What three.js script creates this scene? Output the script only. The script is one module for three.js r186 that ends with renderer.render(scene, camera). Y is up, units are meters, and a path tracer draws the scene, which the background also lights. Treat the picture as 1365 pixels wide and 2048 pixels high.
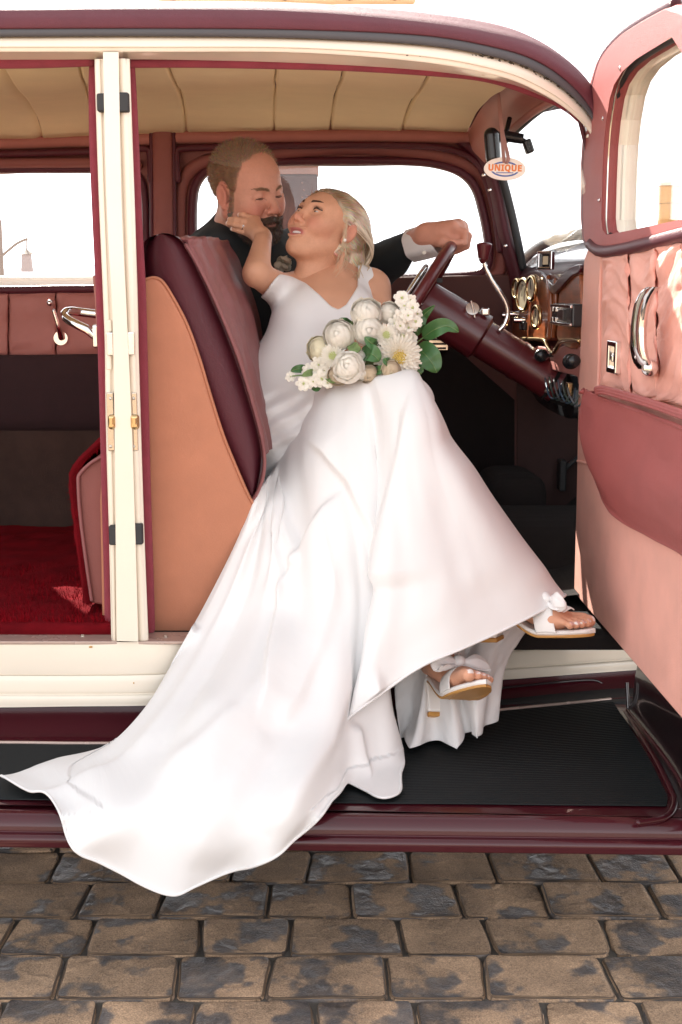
import * as THREE from 'three';
import { mergeGeometries, mergeVertices } from 'three/addons/utils/BufferGeometryUtils.js';
import { RoundedBoxGeometry } from 'three/addons/geometries/RoundedBoxGeometry.js';

// ---------- camera, sky, sun, exposure ----------
const F = 2590, W0 = 1365, H0 = 2048, PITCH = 9.9 * Math.PI / 180, EYE = new THREE.Vector3(0, 1.2, 2.6);
const scene = new THREE.Scene();
const camera = new THREE.PerspectiveCamera(2 * Math.atan(H0 / 2 / F) * 180 / Math.PI, W0 / H0, 0.05, 4000);
camera.position.copy(EYE); camera.rotation.set(-PITCH, 0, 0); camera.updateMatrixWorld(true);

const SUN = new THREE.Vector3(-0.45, 0.88, -1).normalize();
{ // bright hazy late-summer sky, nearly white towards the sun and the horizon
  const w = 256, h = 128, d = new Float32Array(w * h * 4);
  for (let j = 0; j < h; j++) for (let i = 0; i < w; i++) {
    const up = ((j + .5) / h - .5) * Math.PI, a = ((i + .5) / w - .5) * 2 * Math.PI, y = Math.sin(up);
    const c = Math.cos(a) * Math.cos(up) * SUN.x + y * SUN.y + Math.sin(a) * Math.cos(up) * SUN.z;
    const glow = Math.pow(Math.max(0, c), 6) * .9, hz = Math.exp(-Math.max(0, y) * 2.2);
    const k = y < 0 ? .55 : 1;
    const e = .19 + .8 * hz + glow * .45;
    d.set([e * (.95 + .05 * hz) * k, e * k * .985, e * (1.03 - .02 * hz) * k, 1], (j * w + i) * 4);
  }
  const t = new THREE.DataTexture(d, w, h, THREE.RGBAFormat, THREE.FloatType);
  t.mapping = THREE.EquirectangularReflectionMapping; t.magFilter = THREE.LinearFilter; t.needsUpdate = true;
  scene.background = t; scene.environment = t;
}
const sun = new THREE.DirectionalLight(new THREE.Color(1, .94, .84), 5);
sun.position.copy(SUN).multiplyScalar(12); sun.castShadow = true; sun.shadow.mapSize.set(2048, 2048);
Object.assign(sun.shadow.camera, { left: -4, right: 4, top: 4, bottom: -4, near: 1, far: 30 });
scene.add(sun, sun.target);
const renderer = new THREE.WebGLRenderer({ antialias: true });
renderer.toneMapping = THREE.LinearToneMapping;
renderer.toneMappingExposure = 3.6;
renderer.shadowMap.enabled = true;
// ---------- helpers ----------
let seed_ = 7;
const rnd = () => { seed_ = (seed_ + 0x6d2b79f5) | 0; let t = Math.imul(seed_ ^ (seed_ >>> 15), 1 | seed_); t = (t + Math.imul(t ^ (t >>> 7), 61 | t)) ^ t; return ((t ^ (t >>> 14)) >>> 0) / 4294967296; };
const rr = (a, b) => a + (b - a) * rnd();
const V = (x, y, z) => new THREE.Vector3(x, y, z);
const mix = (a, b, t) => a + (b - a) * t, clamp = THREE.MathUtils.clamp, sst = THREE.MathUtils.smoothstep;
const cP = Math.cos(PITCH), sP = Math.sin(PITCH);
function ray(px, py) { const dx = (px - W0 / 2) / F, dy = (H0 / 2 - py) / F; return V(dx, dy * cP - sP, -dy * sP - cP); }
// places measured off the photograph, each at the depth (z), height (y) or side plane it stands in
const P = (px, py, z) => { const d = ray(px, py); return EYE.clone().addScaledVector(d, (z - EYE.z) / d.z); };
const PY = (px, py, y) => { const d = ray(px, py); return EYE.clone().addScaledVector(d, (y - EYE.y) / d.y); };
const PX = (px, py, x) => { const d = ray(px, py); return EYE.clone().addScaledVector(d, (x - EYE.x) / d.x); };
const zb = (x) => x < -.35 ? 0 : -.25 * Math.min(1.15, (x + .35) / .85);      // plan line of the body side
const PB = (px, py, off = 0) => { let p = P(px, py, off); for (let i = 0; i < 6; i++) p = P(px, py, zb(p.x) + off); return p; };
const names = {};
function numbered(n) { if (!(n in names)) { names[n] = 0; return n; } return n + '_' + String(++names[n]).padStart(3, '0'); }
function thing(name, label, category, pos = V(0, 0, 0), group) {
  const o = new THREE.Group(); o.name = numbered(name); o.position.copy(pos); scene.add(o); o.userData = { label, category };
  if (group) o.userData.group = group; return o;
}
const worldOf = (o) => { const p = V(0, 0, 0); while (o && o !== scene) { p.add(o.position); o = o.parent; } return p; };
function part(name, geo, mat, parent, label) {          // geometry in world coordinates
  const g = Array.isArray(geo) ? mergeGeometries(geo.map(norm)) : geo;
  const m = new THREE.Mesh(g, mat); m.name = name; m.castShadow = m.receiveShadow = true;
  if (label) m.userData.label = label;
  m.position.copy(worldOf(parent)).negate(); (parent || scene).add(m); return m;
}
function struct(name, geo, mat, kind = 'structure') { const m = part(name, geo, mat, null); scene.add(m); m.userData.kind = kind; return m; }
function norm(g) { g = g.index ? g.toNonIndexed() : g; const o = new THREE.BufferGeometry(); for (const k of ['position', 'normal', 'uv']) { if (g.attributes[k]) o.setAttribute(k, g.attributes[k]); } if (!o.attributes.normal) o.computeVertexNormals(); if (!o.attributes.uv) boxUV(o); return o; }
function boxUV(g) {          // uv in metres by the main direction of each vertex normal
  const p = g.attributes.position, n = g.attributes.normal || (g.computeVertexNormals(), g.attributes.normal), uv = new Float32Array(p.count * 2);
  for (let i = 0; i < p.count; i++) {
    const ax = Math.abs(n.getX(i)), ay = Math.abs(n.getY(i)), az = Math.abs(n.getZ(i)), x = p.getX(i), y = p.getY(i), z = p.getZ(i);
    if (az >= ax && az >= ay) { uv[2 * i] = x; uv[2 * i + 1] = y; } else if (ay >= ax) { uv[2 * i] = x; uv[2 * i + 1] = z; } else { uv[2 * i] = z; uv[2 * i + 1] = y; }
  }
  g.setAttribute('uv', new THREE.BufferAttribute(uv, 2)); return g;
}
function faceUV(g0) {        // the same by the direction of each face, so that no face straddles two directions
  const g = g0.index ? g0.toNonIndexed() : g0, p = g.attributes.position, uv = new Float32Array(p.count * 2), a = V(0, 0, 0), b = V(0, 0, 0), c = V(0, 0, 0);
  for (let i = 0; i < p.count; i += 3) {
    a.fromBufferAttribute(p, i); b.fromBufferAttribute(p, i + 1).sub(a); c.fromBufferAttribute(p, i + 2).sub(a); b.cross(c); const ax = Math.abs(b.x), ay = Math.abs(b.y), az = Math.abs(b.z);
    for (let k = i; k < i + 3; k++) { const x = p.getX(k), y = p.getY(k), z = p.getZ(k); if (az >= ax && az >= ay) { uv[2 * k] = x; uv[2 * k + 1] = y; } else if (ay >= ax) { uv[2 * k] = x; uv[2 * k + 1] = z; } else { uv[2 * k] = z; uv[2 * k + 1] = y; } }
  }
  g.setAttribute('uv', new THREE.BufferAttribute(uv, 2)); return g;
}
function cr(a, b, c, d, t) { return .5 * (2 * b + (c - a) * t + (2 * a - 5 * b + 4 * c - d) * t * t + (3 * b - a - 3 * c + d) * t * t * t); }
function crv(pts, t, closed) {
  const n = pts.length, m = closed ? n : n - 1, s = clamp(t, 0, 1) * m; let i = Math.min(Math.floor(s), m - 1); const f = s - i;
  const at = (k) => closed ? pts[(k + n) % n] : pts[clamp(k, 0, n - 1)];
  const a = at(i - 1), b = at(i), c = at(i + 1), d = at(i + 2);
  return V(cr(a.x, b.x, c.x, d.x, f), cr(a.y, b.y, c.y, d.y, f), cr(a.z, b.z, c.z, d.z, f));
}
// smooth surface through a grid of points (rows of equal length); disp(u,v) pushes along the normal
function loft(rows, nu, nv, { cu = false, cv = false, disp, fix, solid = 0, lin = false } = {}) {
  const f = lin ? (p, t) => { const s = clamp(t, 0, 1) * (p.length - 1), i = Math.min(Math.floor(s), p.length - 2); return p[i].clone().lerp(p[i + 1], s - i); } : crv;
  const pos = [], grid = [], uv = [];
  for (let j = 0; j <= nv; j++) {
    const ctl = rows[0].map((_, k) => crv(rows.map((r) => r[k]), j / nv, cv)), row = [];
    for (let i = 0; i <= nu; i++) row.push(f(ctl, i / nu, cu));
    grid.push(row);
  }
  let vv = 0;
  for (let j = 0; j <= nv; j++) { let uu = 0; const m = nu >> 1; if (j) vv += grid[j][m].distanceTo(grid[j - 1][m]); for (let i = 0; i <= nu; i++) { if (i) uu += grid[j][i].distanceTo(grid[j][i - 1]); uv.push(uu, vv); } }
  const idx = [], id = (j, i) => j * (nu + 1) + i;
  for (let j = 0; j < nv; j++) for (let i = 0; i < nu; i++) idx.push(id(j, i), id(j, i + 1), id(j + 1, i), id(j, i + 1), id(j + 1, i + 1), id(j + 1, i));
  const mk = (g3, index) => { const g = new THREE.BufferGeometry(); g.setAttribute('position', new THREE.Float32BufferAttribute(g3.flat().flatMap((p) => [p.x, p.y, p.z]), 3)); g.setAttribute('uv', new THREE.Float32BufferAttribute(uv, 2)); g.setIndex(index); g.computeVertexNormals(); return g; };
  let g = mk(grid, idx);
  if (cu || cv) weldNormals(g);
  if (disp) {
    const n = g.attributes.normal;
    for (let j = 0; j <= nv; j++) for (let i = 0; i <= nu; i++) { const k = id(j, i), s = disp(i / nu, j / nv, grid[j][i]); grid[j][i].add(V(n.getX(k), n.getY(k), n.getZ(k)).multiplyScalar(s)); }
    g = mk(grid, idx); if (cu || cv) weldNormals(g);
  }
  if (fix) { for (const r of grid) for (const p of r) fix(p); g = mk(grid, idx); if (cu || cv) weldNormals(g); }
  if (solid) {
    const n = g.attributes.normal, N = (nu + 1) * (nv + 1), p2 = [], uv2 = [...uv, ...uv], ix = [...idx];
    for (let k = 0; k < N; k++) { const p = grid[Math.floor(k / (nu + 1))][k % (nu + 1)]; p2.push(p.x, p.y, p.z); }
    for (let k = 0; k < N; k++) { const p = grid[Math.floor(k / (nu + 1))][k % (nu + 1)]; p2.push(p.x - n.getX(k) * solid, p.y - n.getY(k) * solid, p.z - n.getZ(k) * solid); }
    for (let q = 0; q < idx.length; q += 3) ix.push(idx[q] + N, idx[q + 2] + N, idx[q + 1] + N);
    const rim = (a, b) => ix.push(a, a + N, b, b, a + N, b + N);
    for (let i = 0; i < nu; i++) { rim(id(0, i), id(0, i + 1)); rim(id(nv, i + 1), id(nv, i)); }
    for (let j = 0; j < nv; j++) { rim(id(j + 1, 0), id(j, 0)); rim(id(j, nu), id(j + 1, nu)); }
    g = new THREE.BufferGeometry(); g.setAttribute('position', new THREE.Float32BufferAttribute(p2, 3)); g.setAttribute('uv', new THREE.Float32BufferAttribute(uv2, 2)); g.setIndex(ix); g.computeVertexNormals();
  }
  return g;
}
function weldNormals(g) { const p = g.attributes.position, n = g.attributes.normal, m = new Map(); for (let i = 0; i < p.count; i++) { const k = [p.getX(i), p.getY(i), p.getZ(i)].map((v) => Math.round(v * 1e5)).join(); (m.get(k) || m.set(k, []).get(k)).push(i); } for (const a of m.values()) if (a.length > 1) { const s = V(0, 0, 0); a.forEach((i) => s.add(V(n.getX(i), n.getY(i), n.getZ(i)))); s.normalize(); a.forEach((i) => n.setXYZ(i, s.x, s.y, s.z)); } }
function tube(pts, r, { seg = 40, rad = 10, closed = false, cap = true, tension = .5 } = {}) {
  const c = new THREE.CatmullRomCurve3(pts, closed, 'catmullrom', tension), rf = typeof r === 'function' ? r : null;
  const g = new THREE.TubeGeometry(c, seg, rf ? 1 : r, rad, closed);
  if (rf) { const p = g.attributes.position; for (let j = 0; j <= seg; j++) { const q = c.getPointAt(j / seg), k = rf(j / seg); for (let i = 0; i <= rad; i++) { const n = j * (rad + 1) + i; p.setXYZ(n, q.x + (p.getX(n) - q.x) * k, q.y + (p.getY(n) - q.y) * k, q.z + (p.getZ(n) - q.z) * k); } } g.computeVertexNormals(); weldNormals(g); }
  { const uv = g.attributes.uv, L = c.getLength(), rad0 = rf ? rf(.5) : r; for (let i = 0; i < uv.count; i++) uv.setXY(i, uv.getX(i) * L, uv.getY(i) * rad0 * 6.28); }
  if (closed || !cap) return g;
  const ends = [0, 1].map((t) => { const s = new THREE.SphereGeometry(rf ? rf(t) : r, rad, 6); const q = c.getPointAt(t); s.translate(q.x, q.y, q.z); return norm(s); });
  return mergeGeometries([norm(g), ...ends]);
}
function smoothPts(pts, n, closed = true) { const o = []; for (let i = 0; i < n; i++) o.push(crv(pts, closed ? i / n : i / (n - 1), closed)); return o; }
// a slab with the outline pts (world points in a plane of constant z), its front at z, going back by depth
function plate(pts, z, depth, bevel = .002, holes = [], seg = 2) {
  const s = new THREE.Shape(pts.map((p) => new THREE.Vector2(p.x, p.y)));
  for (const h of holes) s.holes.push(new THREE.Path(h.map((p) => new THREE.Vector2(p.x, p.y))));
  const g = new THREE.ExtrudeGeometry(s, { depth: Math.max(.0005, depth - 2 * bevel), bevelEnabled: bevel > 0, bevelThickness: bevel, bevelSize: bevel, bevelOffset: -bevel, bevelSegments: seg, steps: 1, curveSegments: 12 });
  g.translate(0, 0, z - depth + bevel); return faceUV(bevel > .008 ? toSmooth(g) : g);
}
function toSmooth(g) { const q = g.clone(); q.deleteAttribute('uv'); q.deleteAttribute('normal'); const m = mergeVertices(q, 1e-5); m.computeVertexNormals(); return m; }
const box = (x, y, z, w, h, d, r = .003) => { const g = new RoundedBoxGeometry(w, h, d, 2, Math.min(r, w / 2.1, h / 2.1, d / 2.1)); g.translate(x, y, z); return boxUV(g); };
function between(g, a, b) {   // move a geometry built along +y, centred, length 1 unscaled, to sit at the middle of a-b along it
  const d = b.clone().sub(a), q = new THREE.Quaternion().setFromUnitVectors(V(0, 1, 0), d.clone().normalize()), m = a.clone().add(b).multiplyScalar(.5);
  g.applyQuaternion(q); g.translate(m.x, m.y, m.z); return g;
}
const rod = (a, b, r, r2 = r, n = 14) => between(new THREE.CylinderGeometry(r2, r, a.distanceTo(b), n), a, b);
function frameQ(f, u) { const z = f.clone().normalize(), x = u.clone().cross(z).normalize(), y = z.clone().cross(x); return new THREE.Quaternion().setFromRotationMatrix(new THREE.Matrix4().makeBasis(x, y, z)); }

// noise
const hsh = (x, y, z) => { let h = Math.imul(x, 374761393) ^ Math.imul(y, 668265263) ^ Math.imul(z, 1274126177); h = Math.imul(h ^ (h >>> 13), 1274126177); return ((h ^ (h >>> 16)) >>> 0) / 4294967296; };
function vn(x, y, z = 0, per = 0) {
  const i = Math.floor(x), j = Math.floor(y), k = Math.floor(z), f = (t) => t * t * (3 - 2 * t), a = f(x - i), b = f(y - j), c = f(z - k);
  const m = (v) => per ? ((v % per) + per) % per : v, g = (p, q, r) => hsh(m(p), m(q), r);
  return mix(mix(mix(g(i, j, k), g(i + 1, j, k), a), mix(g(i, j + 1, k), g(i + 1, j + 1, k), a), b), mix(mix(g(i, j, k + 1), g(i + 1, j, k + 1), a), mix(g(i, j + 1, k + 1), g(i + 1, j + 1, k + 1), a), b), c);
}
function fbm(x, y, z = 0, o = 4, per = 0) { let s = 0, a = .5, t = 0; for (let i = 0; i < o; i++) { s += a * vn(x, y, z + i * 17, per); t += a; a *= .5; x *= 2; y *= 2; z *= 2; per *= 2; } return s / t; }
function tex(n, fn, metres, srgb = false) {
  const d = new Uint8Array(n * n * 4);
  for (let j = 0; j < n; j++) for (let i = 0; i < n; i++) { const v = fn(i / n, j / n), c = Array.isArray(v) ? v : [v, v, v]; for (let k = 0; k < 3; k++) d[(j * n + i) * 4 + k] = clamp(c[k], 0, 1) * 255; d[(j * n + i) * 4 + 3] = 255; }
  const t = new THREE.DataTexture(d, n, n); t.wrapS = t.wrapT = THREE.RepeatWrapping; t.magFilter = THREE.LinearFilter; t.repeat.set(1 / metres, 1 / metres); if (srgb) t.colorSpace = THREE.SRGBColorSpace; t.needsUpdate = true; return t;
}
const retile = (t, m) => { const c = t.clone(); c.repeat.set(1 / m, 1 / m); c.needsUpdate = true; return c; };

// signed-distance modelling: surface nets
const smin = (a, b, k) => { const h = Math.max(k - Math.abs(a - b), 0) / k; return Math.min(a, b) - h * h * k * .25; };
const smax = (a, b, k) => -smin(-a, -b, k);
const sEll = (p, c, r) => { const x = (p.x - c[0]) / r[0], y = (p.y - c[1]) / r[1], z = (p.z - c[2]) / r[2], k0 = Math.hypot(x, y, z), k1 = Math.hypot(x / r[0], y / r[1], z / r[2]); return k1 > 1e-9 ? k0 * (k0 - 1) / k1 : -Math.min(...r); };
const sSph = (p, c, r) => Math.hypot(p.x - c[0], p.y - c[1], p.z - c[2]) - r;
function sCap(p, a, b, ra, rb) { const bx = b.x - a.x, by = b.y - a.y, bz = b.z - a.z, px = p.x - a.x, py = p.y - a.y, pz = p.z - a.z; const h = clamp((px * bx + py * by + pz * bz) / (bx * bx + by * by + bz * bz), 0, 1); return Math.hypot(px - bx * h, py - by * h, pz - bz * h) - mix(ra, rb, h); }
function nets(f, lo, hi, h, color) {
  const nx = Math.ceil((hi.x - lo.x) / h) + 1, ny = Math.ceil((hi.y - lo.y) / h) + 1, nz = Math.ceil((hi.z - lo.z) / h) + 1, d = new Float32Array(nx * ny * nz), p = V(0, 0, 0);
  const ix = (i, j, k) => (k * ny + j) * nx + i;
  for (let k = 0; k < nz; k++) for (let j = 0; j < ny; j++) for (let i = 0; i < nx; i++) { p.set(lo.x + i * h, lo.y + j * h, lo.z + k * h); d[ix(i, j, k)] = f(p); }
  const vid = new Int32Array(nx * ny * nz).fill(-1), pos = [], idx = [];
  const E = [[0, 1], [2, 3], [4, 5], [6, 7], [0, 2], [1, 3], [4, 6], [5, 7], [0, 4], [1, 5], [2, 6], [3, 7]];
  for (let k = 0; k < nz - 1; k++) for (let j = 0; j < ny - 1; j++) for (let i = 0; i < nx - 1; i++) {
    const c = []; let s = 0; for (let q = 0; q < 8; q++) { const v = d[ix(i + (q & 1), j + ((q >> 1) & 1), k + (q >> 2))]; c.push(v); if (v < 0) s++; }
    if (!s || s === 8) continue;
    let x = 0, y = 0, z = 0, n = 0;
    for (const [a, b] of E) if ((c[a] < 0) !== (c[b] < 0)) { const t = c[a] / (c[a] - c[b]); x += mix(a & 1, b & 1, t); y += mix((a >> 1) & 1, (b >> 1) & 1, t); z += mix(a >> 2, b >> 2, t); n++; }
    vid[ix(i, j, k)] = pos.length / 3; pos.push(lo.x + (i + x / n) * h, lo.y + (j + y / n) * h, lo.z + (k + z / n) * h);
  }
  const quad = (a, b, c, e, flip) => { if (Math.min(a, b, c, e) < 0) return; flip ? idx.push(a, c, b, b, c, e) : idx.push(a, b, c, b, e, c); };
  for (let k = 1; k < nz - 1; k++) for (let j = 1; j < ny - 1; j++) for (let i = 1; i < nx - 1; i++) {
    const a = d[ix(i, j, k)] < 0;
    if (a !== d[ix(i + 1, j, k)] < 0) quad(vid[ix(i, j - 1, k - 1)], vid[ix(i, j, k - 1)], vid[ix(i, j - 1, k)], vid[ix(i, j, k)], !a);
    if (a !== d[ix(i, j + 1, k)] < 0) quad(vid[ix(i - 1, j, k - 1)], vid[ix(i, j, k - 1)], vid[ix(i - 1, j, k)], vid[ix(i, j, k)], a);
    if (a !== d[ix(i, j, k + 1)] < 0) quad(vid[ix(i - 1, j - 1, k)], vid[ix(i, j - 1, k)], vid[ix(i - 1, j, k)], vid[ix(i, j, k)], !a);
  }
  const g = new THREE.BufferGeometry(); g.setAttribute('position', new THREE.Float32BufferAttribute(pos, 3)); g.setIndex(idx); g.computeVertexNormals();
  if (color) { const c = new Float32Array(pos.length), q = V(0, 0, 0); for (let i = 0; i < pos.length / 3; i++) { q.set(pos[3 * i], pos[3 * i + 1], pos[3 * i + 2]); const r = color(q, V(g.attributes.normal.getX(i), g.attributes.normal.getY(i), g.attributes.normal.getZ(i))); c[3 * i] = r[0]; c[3 * i + 1] = r[1]; c[3 * i + 2] = r[2]; } g.setAttribute('color', new THREE.BufferAttribute(c, 3)); }
  return faceUV(g);
}

// ---------- materials (linear base colours) ----------
const bumpLeather = tex(256, (u, v) => { let b = 9; const n = 26, x = u * n, y = v * n, i = Math.floor(x), j = Math.floor(y); let b2 = 9; for (let a = -1; a < 2; a++) for (let c = -1; c < 2; c++) { const p = ((i + a) % n + n) % n, q = ((j + c) % n + n) % n, dd = Math.hypot(x - (i + a + hsh(p, q, 1)), y - (j + c + hsh(p, q, 2))); if (dd < b) { b2 = b; b = dd; } else if (dd < b2) b2 = dd; } return .25 + clamp((b2 - b) * 1.6, 0, 1) * .5 + .25 * fbm(u * 8, v * 8, 3, 3, 8); }, .05);
const noiseT = tex(256, (u, v) => fbm(u * 6, v * 6, 5, 5, 6), .35);
const fineT = tex(256, (u, v) => .5 * hsh(Math.floor(u * 256), Math.floor(v * 256), 4) + .5 * fbm(u * 40, v * 40, 2, 2, 40), .06);
const weaveT = tex(128, (u, v) => { const n = 32, x = u * n, y = v * n; return .5 + .5 * Math.sin(x * 6.2832) * Math.sin(y * 6.2832) * .8 + .1 * (hsh(Math.floor(x * 2), Math.floor(y * 2), 7) - .5); }, .03);
const tone = (r, g, b, amt, m = .3) => tex(256, (u, v) => { const n = fbm(u * 5, v * 5, r * 50, 5, 5) - .5, f = hsh(Math.floor(u * 256), Math.floor(v * 256), 9) - .5; const k = 1 + amt * (n * 2 + f * .25); return [r, g, b].map((c) => Math.pow(clamp(c * k, 0, 1), 1 / 2.2)); }, m, true);
const M = {};
const std = (n, o) => { M[n] = new THREE.MeshPhysicalMaterial(o); M[n].name = n; return M[n]; };
const leather = (n, c, rough, amt = .1) => std(n, { map: tone(...c, amt), roughness: rough, bumpMap: bumpLeather, bumpScale: .0007, specularIntensity: .7 });
leather('burgundyLeather', [.085, .01, .019], .33);
leather('pinkLeather', [.43, .165, .14], .46);
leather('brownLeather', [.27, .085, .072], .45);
leather('tanLeather', [.51, .205, .115], .5, .1);
leather('doorLeather', [.84, .44, .36], .5, .1);
leather('pocketLeather', [.38, .1, .095], .48, .07);
leather('mauveLeather', [.28, .1, .1], .34);
std('headliner', { map: tone(.82, .68, .43, .05, .4), roughness: .95, bumpMap: weaveT, bumpScale: .0004 });
std('cream', { map: tone(.83, .75, .63, .03, .6), roughness: .28, clearcoat: .6, clearcoatRoughness: .08 });
std('glossBurgundy', { color: new THREE.Color(.055, .006, .011), specularIntensity: .4, roughness: .3, clearcoat: .6, clearcoatRoughness: .03 });
std('glossDark', { color: new THREE.Color(.012, .003, .005), roughness: .3, clearcoat: 1, clearcoatRoughness: .03 });
std('roofVinyl', { map: tone(.13, .022, .035, .12, .15), roughness: .62, bumpMap: retile(fineT, .05), bumpScale: .0012 });
std('velvet', { map: tone(.34, .05, .075, .15, .1), roughness: 1, bumpMap: retile(fineT, .03), bumpScale: .002, sheen: 1, sheenColor: new THREE.Color(.6, .2, .25), sheenRoughness: .5 });
std('carpet', { specularIntensity: .1, map: tone(.2, .004, .009, .4, .25), roughness: 1, bumpMap: retile(fineT, .05), bumpScale: .004, sheen: .3, sheenColor: new THREE.Color(.7, .05, .07), sheenRoughness: .6 });
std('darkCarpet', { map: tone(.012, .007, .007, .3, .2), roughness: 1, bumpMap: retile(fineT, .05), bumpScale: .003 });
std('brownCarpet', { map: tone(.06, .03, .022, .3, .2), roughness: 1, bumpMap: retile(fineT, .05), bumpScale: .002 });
std('chrome', { color: new THREE.Color(.86, .85, .84), metalness: 1, roughness: .1 });
std('wornChrome', { color: new THREE.Color(.6, .55, .48), metalness: 1, roughness: .26, roughnessMap: noiseT, bumpMap: noiseT, bumpScale: .0006 });
std('brass', { color: new THREE.Color(.6, .43, .22), metalness: 1, roughness: .22 });
std('aluminium', { color: new THREE.Color(.5, .38, .33), metalness: .35, roughness: .5, roughnessMap: noiseT, bumpMap: retile(noiseT, .1), bumpScale: .0006 });
std('rubber', { color: new THREE.Color(.028, .028, .03), roughness: .6, bumpMap: retile(fineT, .04), bumpScale: .0004 });
std('greyRubber', { color: new THREE.Color(.075, .072, .08), roughness: .55 });
std('blackPlastic', { color: new THREE.Color(.012, .012, .014), roughness: .25 });
std('mat', { color: new THREE.Color(.009, .011, .012), specularIntensity: .5, roughness: .55, bumpMap: retile(fineT, .04), bumpScale: .0003 });
std('wood', { map: tex(256, (u, v) => { const g = fbm(u * 3, v * 40, 1, 4) * .6 + fbm(u * 10, v * 6, 8, 3) * .4; const k = .55 + .8 * g; return [.58 * k, .3 * k, .14 * k]; }, .25, true), roughness: .35, clearcoat: .35, clearcoatRoughness: .12 });
std('columnPaint', { color: new THREE.Color(.1, .012, .016), roughness: .33, clearcoat: .35, clearcoatRoughness: .2 });
std('glass', { color: new THREE.Color(.97, .985, .98), transmission: 1, roughness: 0, ior: 1.5, thickness: 0, specularIntensity: .6 });
std('gaugeFace', { color: new THREE.Color(.55, .47, .33), roughness: .35, clearcoat: 1, clearcoatRoughness: .02 });
// ---------- ground, pavers, hills and what stands behind the car ----------
const stoneTex = (s) => {
  const col = tex(512, (u, v) => {
    const n = fbm(u * 8, v * 8, s, 5, 8), g = hsh(Math.floor(u * 512), Math.floor(v * 512), s), pt = sst(fbm(u * 12, v * 12, 7 + s, 5, 12), .49, .63);
    const k = .72 + .6 * n + (g - .5) * .34, b = [.64 * k, .53 * k, .43 * k], d = [.17 + .2 * n, .17 + .2 * n, .19 + .2 * n];
    const sp = hsh(Math.floor(u * 512), Math.floor(v * 512), s + 30) > .985 ? -.1 : 0;
    return b.map((c, i) => mix(c, d[i], pt * (.5 + .4 * fbm(u * 48, v * 48, s, 2, 48))) + sp);
  }, .8, true);
  const ro = tex(256, (u, v) => { const pt = sst(fbm(u * 12, v * 12, 7 + s, 5, 12), .49, .63); return .95 - pt * .5; }, .8);
  const bu = tex(512, (u, v) => { const r = fbm(u * 16, v * 16, s + 2, 5, 16), e = Math.abs(fbm(u * 9, v * 9, s + 9, 4, 9) - .5); return clamp(r * .7 + .3 * sst(e, 0, .12), 0, 1) + (hsh(Math.floor(u * 512), Math.floor(v * 512), s + 3) - .5) * .16; }, .8);
  const m = new THREE.MeshPhysicalMaterial({ map: col, roughness: 1, roughnessMap: ro, bumpMap: bu, bumpScale: .008 }); m.name = 'stone'; return m;
};
const stones = [stoneTex(1), stoneTex(4), stoneTex(8)];
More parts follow.
